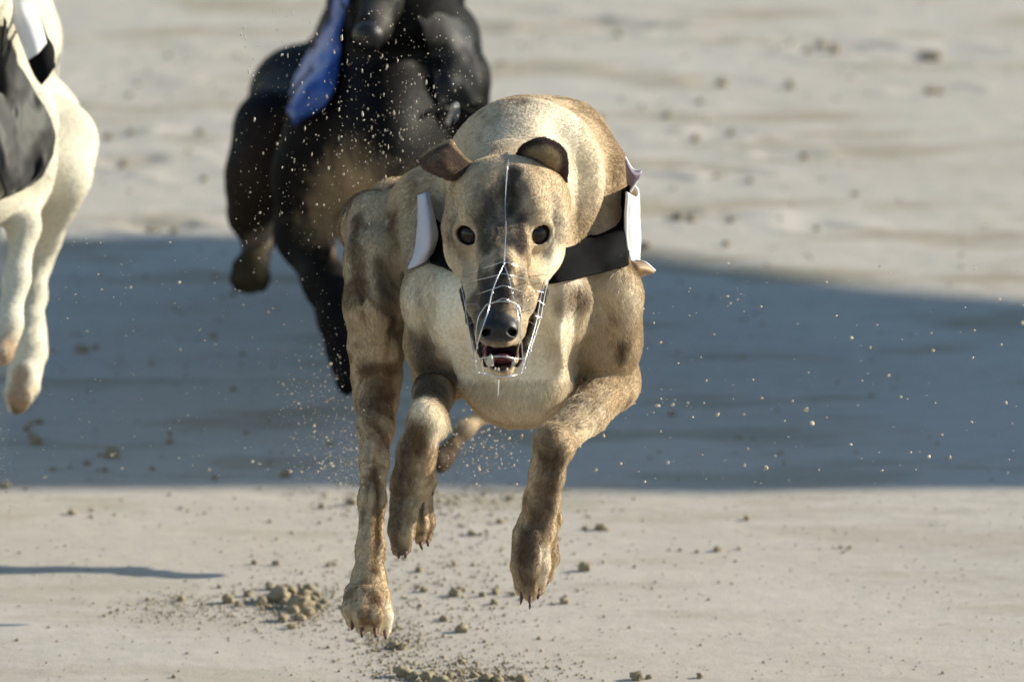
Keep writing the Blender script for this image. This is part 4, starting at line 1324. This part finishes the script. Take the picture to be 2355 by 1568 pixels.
def dog_white():
    sd = Sculpt((-0.86, -0.05, 0.10), (-0.36, 1.75, 1.02), 0.0036)
    sd.ell(P(-55, 240, 1.85), (px(150, 1.8), 0.30, px(225, 1.8)), 0.04)
    sd.ell(P(-50, 380, 1.70), (px(115, 1.7), 0.16, px(120, 1.7)), 0.04)
    sd.chain([(-40, 60, 1.95, 160), (-10, 90, 2.25, 120), (25, 150, 2.5, 105)], 0.05)
    sd.chain([(-60, 120, 1.72, 125), (-62, 30, 1.58, 85), (-65, -10, 1.50, 78)], 0.03)
    sd.chain([(30, 150, 1.80, 70), (48, 270, 1.70, 66), (50, 380, 1.70, 58), (58, 450, 1.72, 42)], 0.03)    # shoulder in view
    sd.chain([(-140, 170, 1.80, 75), (-150, 330, 1.70, 70), (-150, 480, 1.72, 45), (-160, 650, 1.6, 32), (-165, 790, 1.56, 28)], 0.03)
    toes(sd, -165, 800, 1.56, 13, 4, 16, 50)
    # foreleg in view
    sd.chain([(62, 430, 1.70, 38), (56, 520, 1.64, 31), (38, 640, 1.60, 26), (18, 745, 1.57, 28), (8, 790, 1.56, 30)], 0.015)
    sd.cap(P(28, 750, 1.60), px(14, 1.6), P(30, 785, 1.60), px(10, 1.6), 0.008)
    toes(sd, 2, 790, 1.56, 14, 4, 16, 46)
    # hind leg swung forward outside
    sd.chain([(-10, 160, 2.45, 85), (84, 280, 2.05, 88), (122, 330, 1.84, 88), (130, 405, 1.80, 66), (120, 470, 1.82, 42), (102, 545, 1.84, 29), (88, 610, 1.84, 25)], 0.025)
    sd.chain([(88, 600, 1.84, 26), (80, 680, 1.81, 24), (72, 745, 1.78, 26), (66, 800, 1.76, 34), (58, 850, 1.745, 36)], 0.012)
    sd.cap(P(92, 770, 1.78), px(13, 1.7), P(92, 820, 1.76), px(13, 1.7), 0.010)
    for t in ([(34, 850, 1.745, 18), (24, 905, 1.73, 15), (24, 938, 1.735, 10)], [(50, 855, 1.73, 18), (41, 915, 1.715, 16), (36, 945, 1.72, 10)],
              [(66, 855, 1.73, 18), (60, 910, 1.715, 15), (54, 938, 1.72, 10)], [(80, 845, 1.745, 17), (77, 890, 1.73, 14), (70, 920, 1.735, 9)]):
        sd.chain(t, 0.006)
    sd.chain([(-130, 180, 2.45, 95), (-190, 380, 2.1, 80), (-200, 560, 2.05, 40), (-200, 720, 1.98, 26), (-200, 850, 1.93, 32)], 0.025)
    toes(sd, -200, 850, 1.93, 14, 4, 18, 45)
    sd.chain([(25, 150, 2.55, 26), (0, 420, 2.65, 12), (-10, 560, 2.62, 8)], 0.02)
    # head, out of frame
    sd.ell(P(-68, -40, 1.46), (px(85, 1.4), 0.06, px(85, 1.4)), 0.02, flow=(0, 0.6, 0.6))
    sd.chain([(-70, 0, 1.42, 62), (-72, 80, 1.355, 42), (-74, 150, 1.30, 30)], 0.015, flow=(0, 0.6, 0.6))
    sd.chain([(-70, 40, 1.44, 50), (-72, 160, 1.36, 26)], 0.012)
    for sx in (-1, 1):
        sd.cap(P(-68 + sx * 60, -100, 1.50), px(24), P(-68 + sx * 100, -120, 1.53), px(12), 0.012)
    def colour(V):
        c = np.tile(np.array((0.60, 0.56, 0.46)), (len(V), 1))
        return c * (0.74 + 0.42 * fbm(V, 14.0, 81, 4))[:, None]
    def marks():
        W = lambda l: [sd.surf(a, b) for a, b in l]
        return [(W([(25, 820), (30, 925)]), 0.022, (0.28, 0.185, 0.11), 0.9),
                (W([(45, 860), (38, 940)]), 0.012, (0.33, 0.225, 0.145), 0.8),
                (W([(30, 945)]), 0.008, (0.10, 0.08, 0.05), 0.8),
                (W([(112, 560), (106, 610)]), 0.008, (0.42, 0.27, 0.2), 0.5),
                (W([(100, 770)]), 0.008, (0.5, 0.36, 0.28), 0.5)]
    dog = simple_dog('racing_greyhound', 'white greyhound in a black and white racing coat, cut off by the left edge', sd, colour, M_coat, M_hair, 0.0035, 110000, 31, marks)
    for (a, b, y) in ((-108, -30, 1.40), (-30, -30, 1.40)):
        Ve, Fe = uv_sphere(P(a, b, y), 0.012, 16, 10)
        link('eye', mesh_np('eye', Ve, Fe), M_eye, dog)
    Ve, Fe = uv_sphere(P(-75, 158, 1.275), (0.016, 0.013, 0.013), 16, 10)
    link('nose', mesh_np('nose', Ve, Fe), M_nose, dog)
    # satin coat hanging over the shoulder
    rows = [[(8, 40, 1.6), (30, 110, 1.6), (60, 180, 1.6), (98, 240, 1.6), (122, 300, 1.6), (120, 345, 1.6), (100, 392, 1.6)],
            [(2, 110, 1.6), (26, 190, 1.6), (52, 260, 1.6), (84, 310, 1.6), (100, 350, 1.6), (98, 384, 1.6), (80, 420, 1.6)],
            [(-10, 180, 1.6), (22, 260, 1.6), (40, 320, 1.6), (62, 365, 1.6), (74, 392, 1.6), (70, 415, 1.6), (56, 434, 1.6)],
            [(-30, 250, 1.6), (10, 320, 1.6), (24, 370, 1.6), (40, 405, 1.6), (46, 425, 1.6), (42, 435, 1.6), (30, 446, 1.6)],
            [(-50, 320, 1.6), (-8, 370, 1.6), (0, 405, 1.6), (8, 430, 1.6), (10, 445, 1.6), (6, 452, 1.6), (0, 460, 1.6)]]
    R = fix_y(rows, sd, 0.012)
    for k, o in ((1, 0.014), (3, 0.012)):
        R[k] = [p - DIRV * o for p in R[k]]
    Vj, Fj = sheet(R, 44, 50, 0.002, 0.008, 9)
    jk = link('racing_coat', mesh_np('racing_coat', Vj, Fj), M_jgrey, dog)
    rows = [[(4, -60, 1.55), (12, 0, 1.55), (36, 66, 1.55), (64, 138, 1.55)],
            [(40, -60, 1.55), (44, 0, 1.55), (66, 60, 1.55), (86, 122, 1.55)],
            [(72, -60, 1.56), (80, 0, 1.56), (92, 44, 1.56), (107, 98, 1.56)]]
    Vj, Fj = sheet([[P(*q) for q in r] for r in rows], 26, 22, 0.002, 0.006, 12)
    link('white_panel', mesh_np('white_panel', Vj, Fj), M_jwhite, jk)
    rows = [[(60, 128, 1.57), (72, 160, 1.57), (84, 182, 1.57), (96, 196, 1.57)],
            [(86, 108, 1.57), (96, 130, 1.57), (104, 156, 1.57), (112, 176, 1.57)],
            [(88, 40, 1.58), (106, 92, 1.58), (118, 130, 1.58), (126, 152, 1.58)],
            [(84, 30, 1.60), (108, 80, 1.60), (122, 110, 1.60), (124, 145, 1.60)]]
    Vj, Fj = sheet([[P(*q) for q in r] for r in rows], 22, 22, 0.002, 0.004, 14)
    link('black_panel', mesh_np('black_panel', Vj, Fj), M_jblack, jk)
    return dog

YOFF[0] = -0.20
dog_black()
YOFF[0] = -1.0
dog_white()
YOFF[0] = 0.0

# ------------------------------------------------------------------ clods lying on the sand
def ico(sub=1):
    import bmesh
    bm = bmesh.new()
    bmesh.ops.create_icosphere(bm, subdivisions=sub, radius=1.0)
    V = np.array([v.co[:] for v in bm.verts]); F = np.array([[v.index for v in f.verts] for f in bm.faces])
    bm.free()
    return V, F

CL = []
V0, F0 = ico(2)
V1, F1 = ico(3)
def clod_mesh(k, V_, F_, amp):
    n = fbm(V_ + k * 7.3, 1.6, 100 + k, 3) - 0.5
    n2 = fbm(V_ + k * 3.1, 4.0, 140 + k, 3) - 0.5
    W = V_ * (1 + amp * 1.9 * n + amp * 2.0 * n2)[:, None]
    W[:, 2] *= 0.85
    me = mesh_np('sand_clod', W, F_, True)
    me.materials.append(M_clod)
    return me
big = [clod_mesh(k, V1, F1, 0.55) for k in range(8)]
small = [clod_mesh(k + 20, V0, F0, 0.6) for k in range(8)]

def zone(u_, v_, label, group):
    if group == NEARG:
        if v_ > 1520: return ('crumbly clod along the bottom edge of the picture, below the hanging paws', 'clods along the bottom edge') if 860 < u_ < 1260 else ('small clod at the bottom edge of the picture, away from the paws', 'stray clods at the bottom edge')
        if v_ < 1235 and u_ > 690 and u_ < 1330: return 'clod of sand between the legs, just in front of the shade edge', 'clods along the shade edge between the legs'
        if u_ > 1500: return 'speck-sized clod on the smooth sunlit sand at the right', 'clods on the smooth sand at the right'
        if u_ < 760 and 1320 < v_ < 1430: return 'small clod in the line of crumbs leading to the heap at the hind paw', 'clods in the line left of the heap'
        if u_ < 760: return 'speck-sized clod on the smooth sunlit sand at the left', 'clods on the smooth sand at the left'
        if u_ > 880 and v_ > 1420: return 'clod on the sunlit sand low between the hind paw and bottom edge', 'clods low between the paws'
        return 'clod on the sunlit sand below and between the hanging forepaws', 'clods between the forepaws'
    if group == BANDG:
        return (label + ', right of the front dog', group + ', right') if u_ > 1400 else (label + ', left of the front dog', group + ', left')
    if group == FARG:
        return (label + ', at the right', group + ', right') if u_ > 1100 else (label + ', at the left', group + ', left')
    return label, group

def put_clod(u_, v_, w, label, group, sink=0.35):
    label, group = zone(u_, v_, label, group)
    g = G(u_, v_)
    r = w * 0.5 * S * (1 + g[1] / DIST)
    w = w * 1.2 if v_ > 1125 and w > 12 else w
    r = w * 0.5 * S * (1 + g[1] / DIST)
    o = bpy.data.objects.new('sand_clod', random.choice(big if w > 13 else small))
    COL.objects.link(o)
    g = G(u_, v_ + w * 0.35)
    o.location = (g[0], g[1], ground_z(g[0], g[1]) + r * (1 - sink) * 0.8)
    o.rotation_euler = (random.uniform(-0.5, 0.5), random.uniform(-0.5, 0.5), random.uniform(0, 6.28))
    s_ = random.uniform(0.8, 1.15)
    o.scale = (r * s_ * random.uniform(0.95, 1.2), r * s_, r * s_ * random.uniform(0.85, 1.1))
    o['label'] = label; o['category'] = 'sand clod'
    if group: o['group'] = group
    return o

NEARL, NEARG = 'crumbly clod of damp sand in the sunlit foreground of the track', 'clods on the near sunlit sand'
BANDL, BANDG = 'dark clod of sand lying inside the bluish band of shade', 'clods in the band of shade'
FARL, FARG = 'blurred clod of sand on the sunlit track behind the dogs', 'clods on the far sunlit sand'
PILEL, PILEG = 'lumpy clod in the dark heap beside the hind paw, left of it', 'clods heaped beside the hind paw'
pile = [(662, 1350, 27), (690, 1378, 32), (705, 1400, 27), (672, 1436, 15), (570, 1362, 13), (600, 1378, 17), (720, 1372, 17), (735, 1390, 13), (620, 1345, 15), (700, 1360, 20), (675, 1395, 21), (655, 1378, 16), (728, 1360, 14), (615, 1390, 12), (690, 1415, 16), (745, 1378, 12), (710, 1345, 14)]
put_clod(640, 1362, 40, 'largest clod of sand in the heap left of the hind paw', NEARG and None)
put_clod(650, 1414, 27, 'round clod at the lower front of the heap beside the hind paw', None)
put_clod(525, 1372, 28, 'lone dark clod just left of the heap beside the hind paw', None)
put_clod(415, 1372, 18, 'small dark clod farthest left of the heap beside the hind paw', None)
put_clod(1465, 1548, 26, 'dark clod at the bottom edge right of the hanging forepaws', None)
put_clod(1345, 1300, 24, 'clod of sand right of the reaching forepaw, level with its toes', None)
put_clod(1718, 1188, 14, 'dark clod alone on the sunlit sand just below the shade, right', None)
for c in pile: put_clod(c[0], c[1], c[2] * 1.2, PILEL, PILEG)
near = [(505, 1345, 12), (548, 1385, 14), (465, 1385, 12), (340, 1375, 11), (337, 1395, 9), (270, 1400, 9), (255, 1405, 10), (240, 1412, 9), (1020, 1415, 14), (1062, 1442, 20), (1297, 1378, 14), (1300, 1366, 9),
        (1380, 1208, 20), (1345, 1210, 14), (1395, 1215, 11), (1492, 1550, 14), (1610, 1550, 13), (905, 1478, 22), (925, 1482, 18), (940, 1470, 12), (930, 1540, 28), (950, 1550, 20), (985, 1552, 24), (1010, 1560, 30), (1035, 1547, 20),
        (1090, 1547, 16), (1120, 1552, 22), (1145, 1555, 18), (1180, 1552, 16), (1200, 1557, 20), (1025, 1567, 26), (960, 1565, 18), (975, 1350, 18), (960, 1345, 12), (1045, 1358, 20), (1065, 1352, 12), (1110, 1362, 14), (1140, 1355, 16),
        (1135, 1380, 13), (1160, 1410, 10), (1150, 1195, 13), (1085, 1222, 16), (1105, 1225, 12), (1120, 1218, 10), (1060, 1205, 10), (740, 1160, 14), (810, 1150, 18), (830, 1108, 14), (165, 1175, 13), (210, 1185, 9), (265, 1180, 8), (620, 1195, 10),
        (585, 1290, 13), (635, 1292, 13), (755, 1297, 12), (768, 1295, 10), (1565, 1262, 8), (1605, 1265, 10), (1650, 1260, 13), (1700, 1258, 10), (1935, 1255, 9), (1955, 1255, 9), (1540, 1262, 7), (1020, 1420, 14), (580, 1275, 8), (1240, 1463, 10),
        (12, 1112, 22), (60, 1120, 10), (1215, 1140, 9), (1050, 1140, 10), (1010, 1150, 12), (1100, 1148, 9), (1170, 1142, 12), (1500, 1350, 7), (1460, 1300, 8), (1630, 1375, 7), (400, 1552, 11), (430, 1500, 8), (880, 1440, 9), (1115, 1470, 11), (1090, 1490, 10)]
for c in near: put_clod(*c, NEARL, NEARG)
def rnd_clods(n, u0, u1, v0, v1, w0, w1, lab, grp, avoid=None):
    k = 0
    while k < n:
        a, b = random.uniform(u0, u1), random.uniform(v0, v1)
        if avoid and random.random() < avoid(a, b): continue
        put_clod(a, b, w0 + (w1 - w0) * random.random() ** 2.5, lab, grp)
        k += 1
rnd_clods(60, 700, 1330, 1135, 1568, 6, 14, NEARL, NEARG)
rnd_clods(26, 20, 700, 1130, 1568, 5, 10, NEARL, NEARG)
rnd_clods(26, 1330, 2330, 1140, 1565, 4, 8, NEARL, NEARG, lambda a, b: 0.5 * (a > 1800))
for c in [(90, 965, 17), (85, 1010, 24), (258, 1037, 34), (390, 1010, 18), (490, 768, 19), (565, 990, 15), (1545, 945, 20), (655, 1085, 22), (350, 832, 13), (120, 1075, 16), (200, 1060, 18), (240, 1075, 14), (190, 800, 26), (220, 795, 16), (1700, 1000, 12), (620, 1060, 14)]:
    put_clod(*c, BANDL, BANDG, 0.5)
rnd_clods(44, 60, 760, 620, 1105, 7, 20, BANDL, BANDG)
rnd_clods(18, 1480, 2300, 720, 1100, 4, 9, BANDL, BANDG)
for c in [(345, 530, 20), (400, 536, 16), (1560, 492, 24), (1590, 497, 18), (1680, 508, 16), (1880, 520, 14), (1480, 565, 22), (1600, 315, 22), (1680, 300, 16), (1850, 355, 18), (1660, 190, 24), (2140, 208, 26), (2165, 210, 18),
          (2150, 125, 30), (2130, 122, 24), (1890, 100, 26), (1920, 108, 26), (1860, 112, 22), (250, 312, 18), (285, 372, 24), (470, 408, 18), (460, 300, 16), (1650, 405, 16)]:
    put_clod(*c, FARL, FARG, 0.3)
rnd_clods(34, 230, 1000, 120, 530, 8, 16, FARL, FARG)
rnd_clods(30, 1150, 2000, 60, 560, 8, 20, FARL, FARG)

def grains(name, pts, rads, mat, stretch=None, label=None):
    O = np.array([[1, 0, 0], [-1, 0, 0], [0, 1, 0], [0, -1, 0], [0, 0, 1], [0, 0, -1]], dtype=float)
    T = np.array([[0, 2, 4], [2, 1, 4], [1, 3, 4], [3, 0, 4], [2, 0, 5], [1, 2, 5], [3, 1, 5], [0, 3, 5]])
    n = len(pts)
    rot = rng.normal(size=(n, 3, 3))
    qq, _ = np.linalg.qr(rot)
    sc_ = rng.uniform(0.65, 1.3, (n, 1, 3))
    V = (O[None] * sc_) @ qq * np.asarray(rads)[:, None, None]
    if stretch is not None:
        V[:, :, 2] *= np.asarray(stretch)[:, None]
    V = V + np.asarray(pts)[:, None, :]
    F = (T[None] + np.arange(n)[:, None, None] * 6).reshape(-1, 3)
    return link(name, mesh_np(name, V.reshape(-1, 3), F, False), mat, kind='stuff', label=label)

# crumbs too small to count
def crumb_field():
    pts, rad = [], []
    def add(n, cu, cv, su, sv, r0, r1):
        for _ in range(n):
            a, b = random.gauss(cu, su), random.gauss(cv, sv)
            if b < 1118 and b > 700 and random.random() < 0.5: continue
            g = G(a, b)
            r = (r0 + (r1 - r0) * random.random() ** 3) * S
            pts.append((g[0], g[1], ground_z(g[0], g[1]) + r * 0.5)); rad.append(r)
    add(1700, 1000, 1350, 170, 130, 1.2, 5)
    add(1300, 680, 1390, 70, 30, 1.5, 5)
    add(700, 430, 1395, 90, 22, 1.2, 4)
    add(1100, 1050, 1550, 110, 20, 1.5, 5.5)
    add(600, 900, 1470, 50, 25, 1.5, 5)
    add(700, 1000, 1150, 160, 22, 1.5, 5)
    for _ in range(1800):
        a, b = random.uniform(-20, 2380), random.uniform(1130, 1575)
        g = G(a, b); r = (0.8 + 2.4 * random.random() ** 3) * S
        pts.append((g[0], g[1], ground_z(g[0], g[1]) + r * 0.4)); rad.append(r)
    for _ in range(1600):
        a, b = random.uniform(-20, 2380), random.uniform(-20, 1110)
        if a > 1950 and random.random() < 0.7: continue
        g = G(a, b); r = (1.2 + 5.0 * random.random() ** 4) * S
        pts.append((g[0], g[1], ground_z(g[0], g[1]) + r * 0.4)); rad.append(r)
    grains('sand_crumbs', pts, rad, M_clod, label='tiny loose crumbs of sand scattered over the track')
crumb_field()

# sand thrown up by the dogs
def spray():
    pts, rad, st = [], [], []
    def put(a, b, y, r, s_=1.0):
        pts.append(P(a, b, y)); rad.append(r * S * 0.72); st.append(s_)
    def size(hi=4.0):
        return 1.0 + hi * random.random() ** 4
    for _ in range(1000):
        a, b = random.uniform(540, 1090), random.uniform(20, 560)
        put(a, b, random.uniform(-0.45, 0.30), size(3.6) * 0.85, 1 if random.random() < 0.6 else random.uniform(1.5, 4))
    for _ in range(320):
        a, b = random.gauss(930, 90), random.gauss(290, 90)
        put(a, b, random.uniform(-0.45, 0.30), size(3) * 0.8, random.uniform(1, 4))
    for _ in range(714):
        a, b = random.gauss(745, 60), random.gauss(960, 110)
        if b < 1120: put(a, b, random.uniform(-0.45, 0.30), size(5))
    for _ in range(714):
        a, b = random.gauss(800, 40), random.gauss(1065, 45)
        if b < 1125: put(a, b, random.uniform(-0.45, 0.30), size(3.5))
    for _ in range(561):
        a, b = random.uniform(90, 760), random.uniform(540, 1115)
        put(a, b, random.uniform(-0.45, 0.30), size(5) * 0.8)
    for _ in range(561):
        a, b = random.gauss(1100, 70), random.gauss(1030, 50)
        if b < 1120: put(a, b, random.uniform(-0.45, 0.30), size(4.5))
    for _ in range(520):
        a, b = random.uniform(1380, 2355), random.uniform(600, 1110)
        if random.random() < 1.2 - (a - 1380) / 1200: put(a, b, random.uniform(-0.45, 0.30), size(5) * 0.9)
    for _ in range(60):
        a, b = random.uniform(1400, 2300), random.uniform(20, 600)
        put(a, b, random.uniform(-0.45, 0.30), 1.2)
    for _ in range(120):
        a, b = random.gauss(5, 14), random.gauss(1040, 50)
        put(a, b, random.uniform(-0.45, 0.30), size(3))
    grains('flying_sand', pts, rad, M_grain, st, 'fine spray of sunlit sand grains kicked up by the dogs')
    # the larger lumps in flight, one by one
    lumps = [(412, 648, 11), (618, 716, 10), (416, 802, 11), (1855, 940, 18), (1868, 972, 17), (1512, 932, 13), (1547, 930, 12), (1650, 952, 13), (1536, 1062, 12), (1762, 1074, 13), (2136, 1048, 12), (2185, 1050, 11), (2043, 862, 10), (1958, 776, 11),
             (2002, 798, 10), (2146, 804, 10), (2352, 742, 12), (2313, 925, 10), (1752, 914, 9), (1475, 776, 10), (258, 1044, 14), (282, 1075, 12), (104, 1095, 14), (598, 1064, 12), (482, 1078, 11), (766, 912, 13), (812, 938, 12), (760, 836, 11), (652, 882, 11),
             (1090, 1020, 12), (1062, 1028, 11), (1150, 990, 9), (1140, 1050, 9), (1200, 1000, 9), (1102, 1078, 10), (1188, 540, 0), (598, 488, 9), (790, 400, 8), (728, 470, 8), (2298, 688, 9), (1388, 1000, 9), (1370, 1080, 9), (560, 700, 9), (300, 660, 9), (200, 760, 9)]
    for (a, b, w) in lumps:
        if not w: continue
        y = random.uniform(-0.4, 0.35)
        r = w * 0.36 * S
        o = bpy.data.objects.new('sand_lump', random.choice(small_l))
        COL.objects.link(o)
        o.location = P(a, b, y)
        o.rotation_euler = (random.uniform(0, 6), random.uniform(0, 6), random.uniform(0, 6))
        o.scale = (r * random.uniform(0.9, 1.3), r * 0.9, r * random.uniform(0.7, 1.1))
        o['label'] = 'sunlit lump of sand flying in front of the shade, ' + ('right of the front dog' if a > 1400 else 'between the front dog\'s legs' if a > 1000 else 'left of the front dog')
        o['category'] = 'sand lump'; o['group'] = 'lumps of sand in flight, ' + ('right' if a > 1400 else 'middle' if a > 1000 else 'left')
small_l = [clod_mesh(k + 40, V0, F0, 0.6) for k in range(6)]
for m_ in small_l:
    m_.name = 'sand_lump'
    m_.materials.clear(); m_.materials.append(M_grain)
spray()
print('all', round(time.time() - T00, 1))
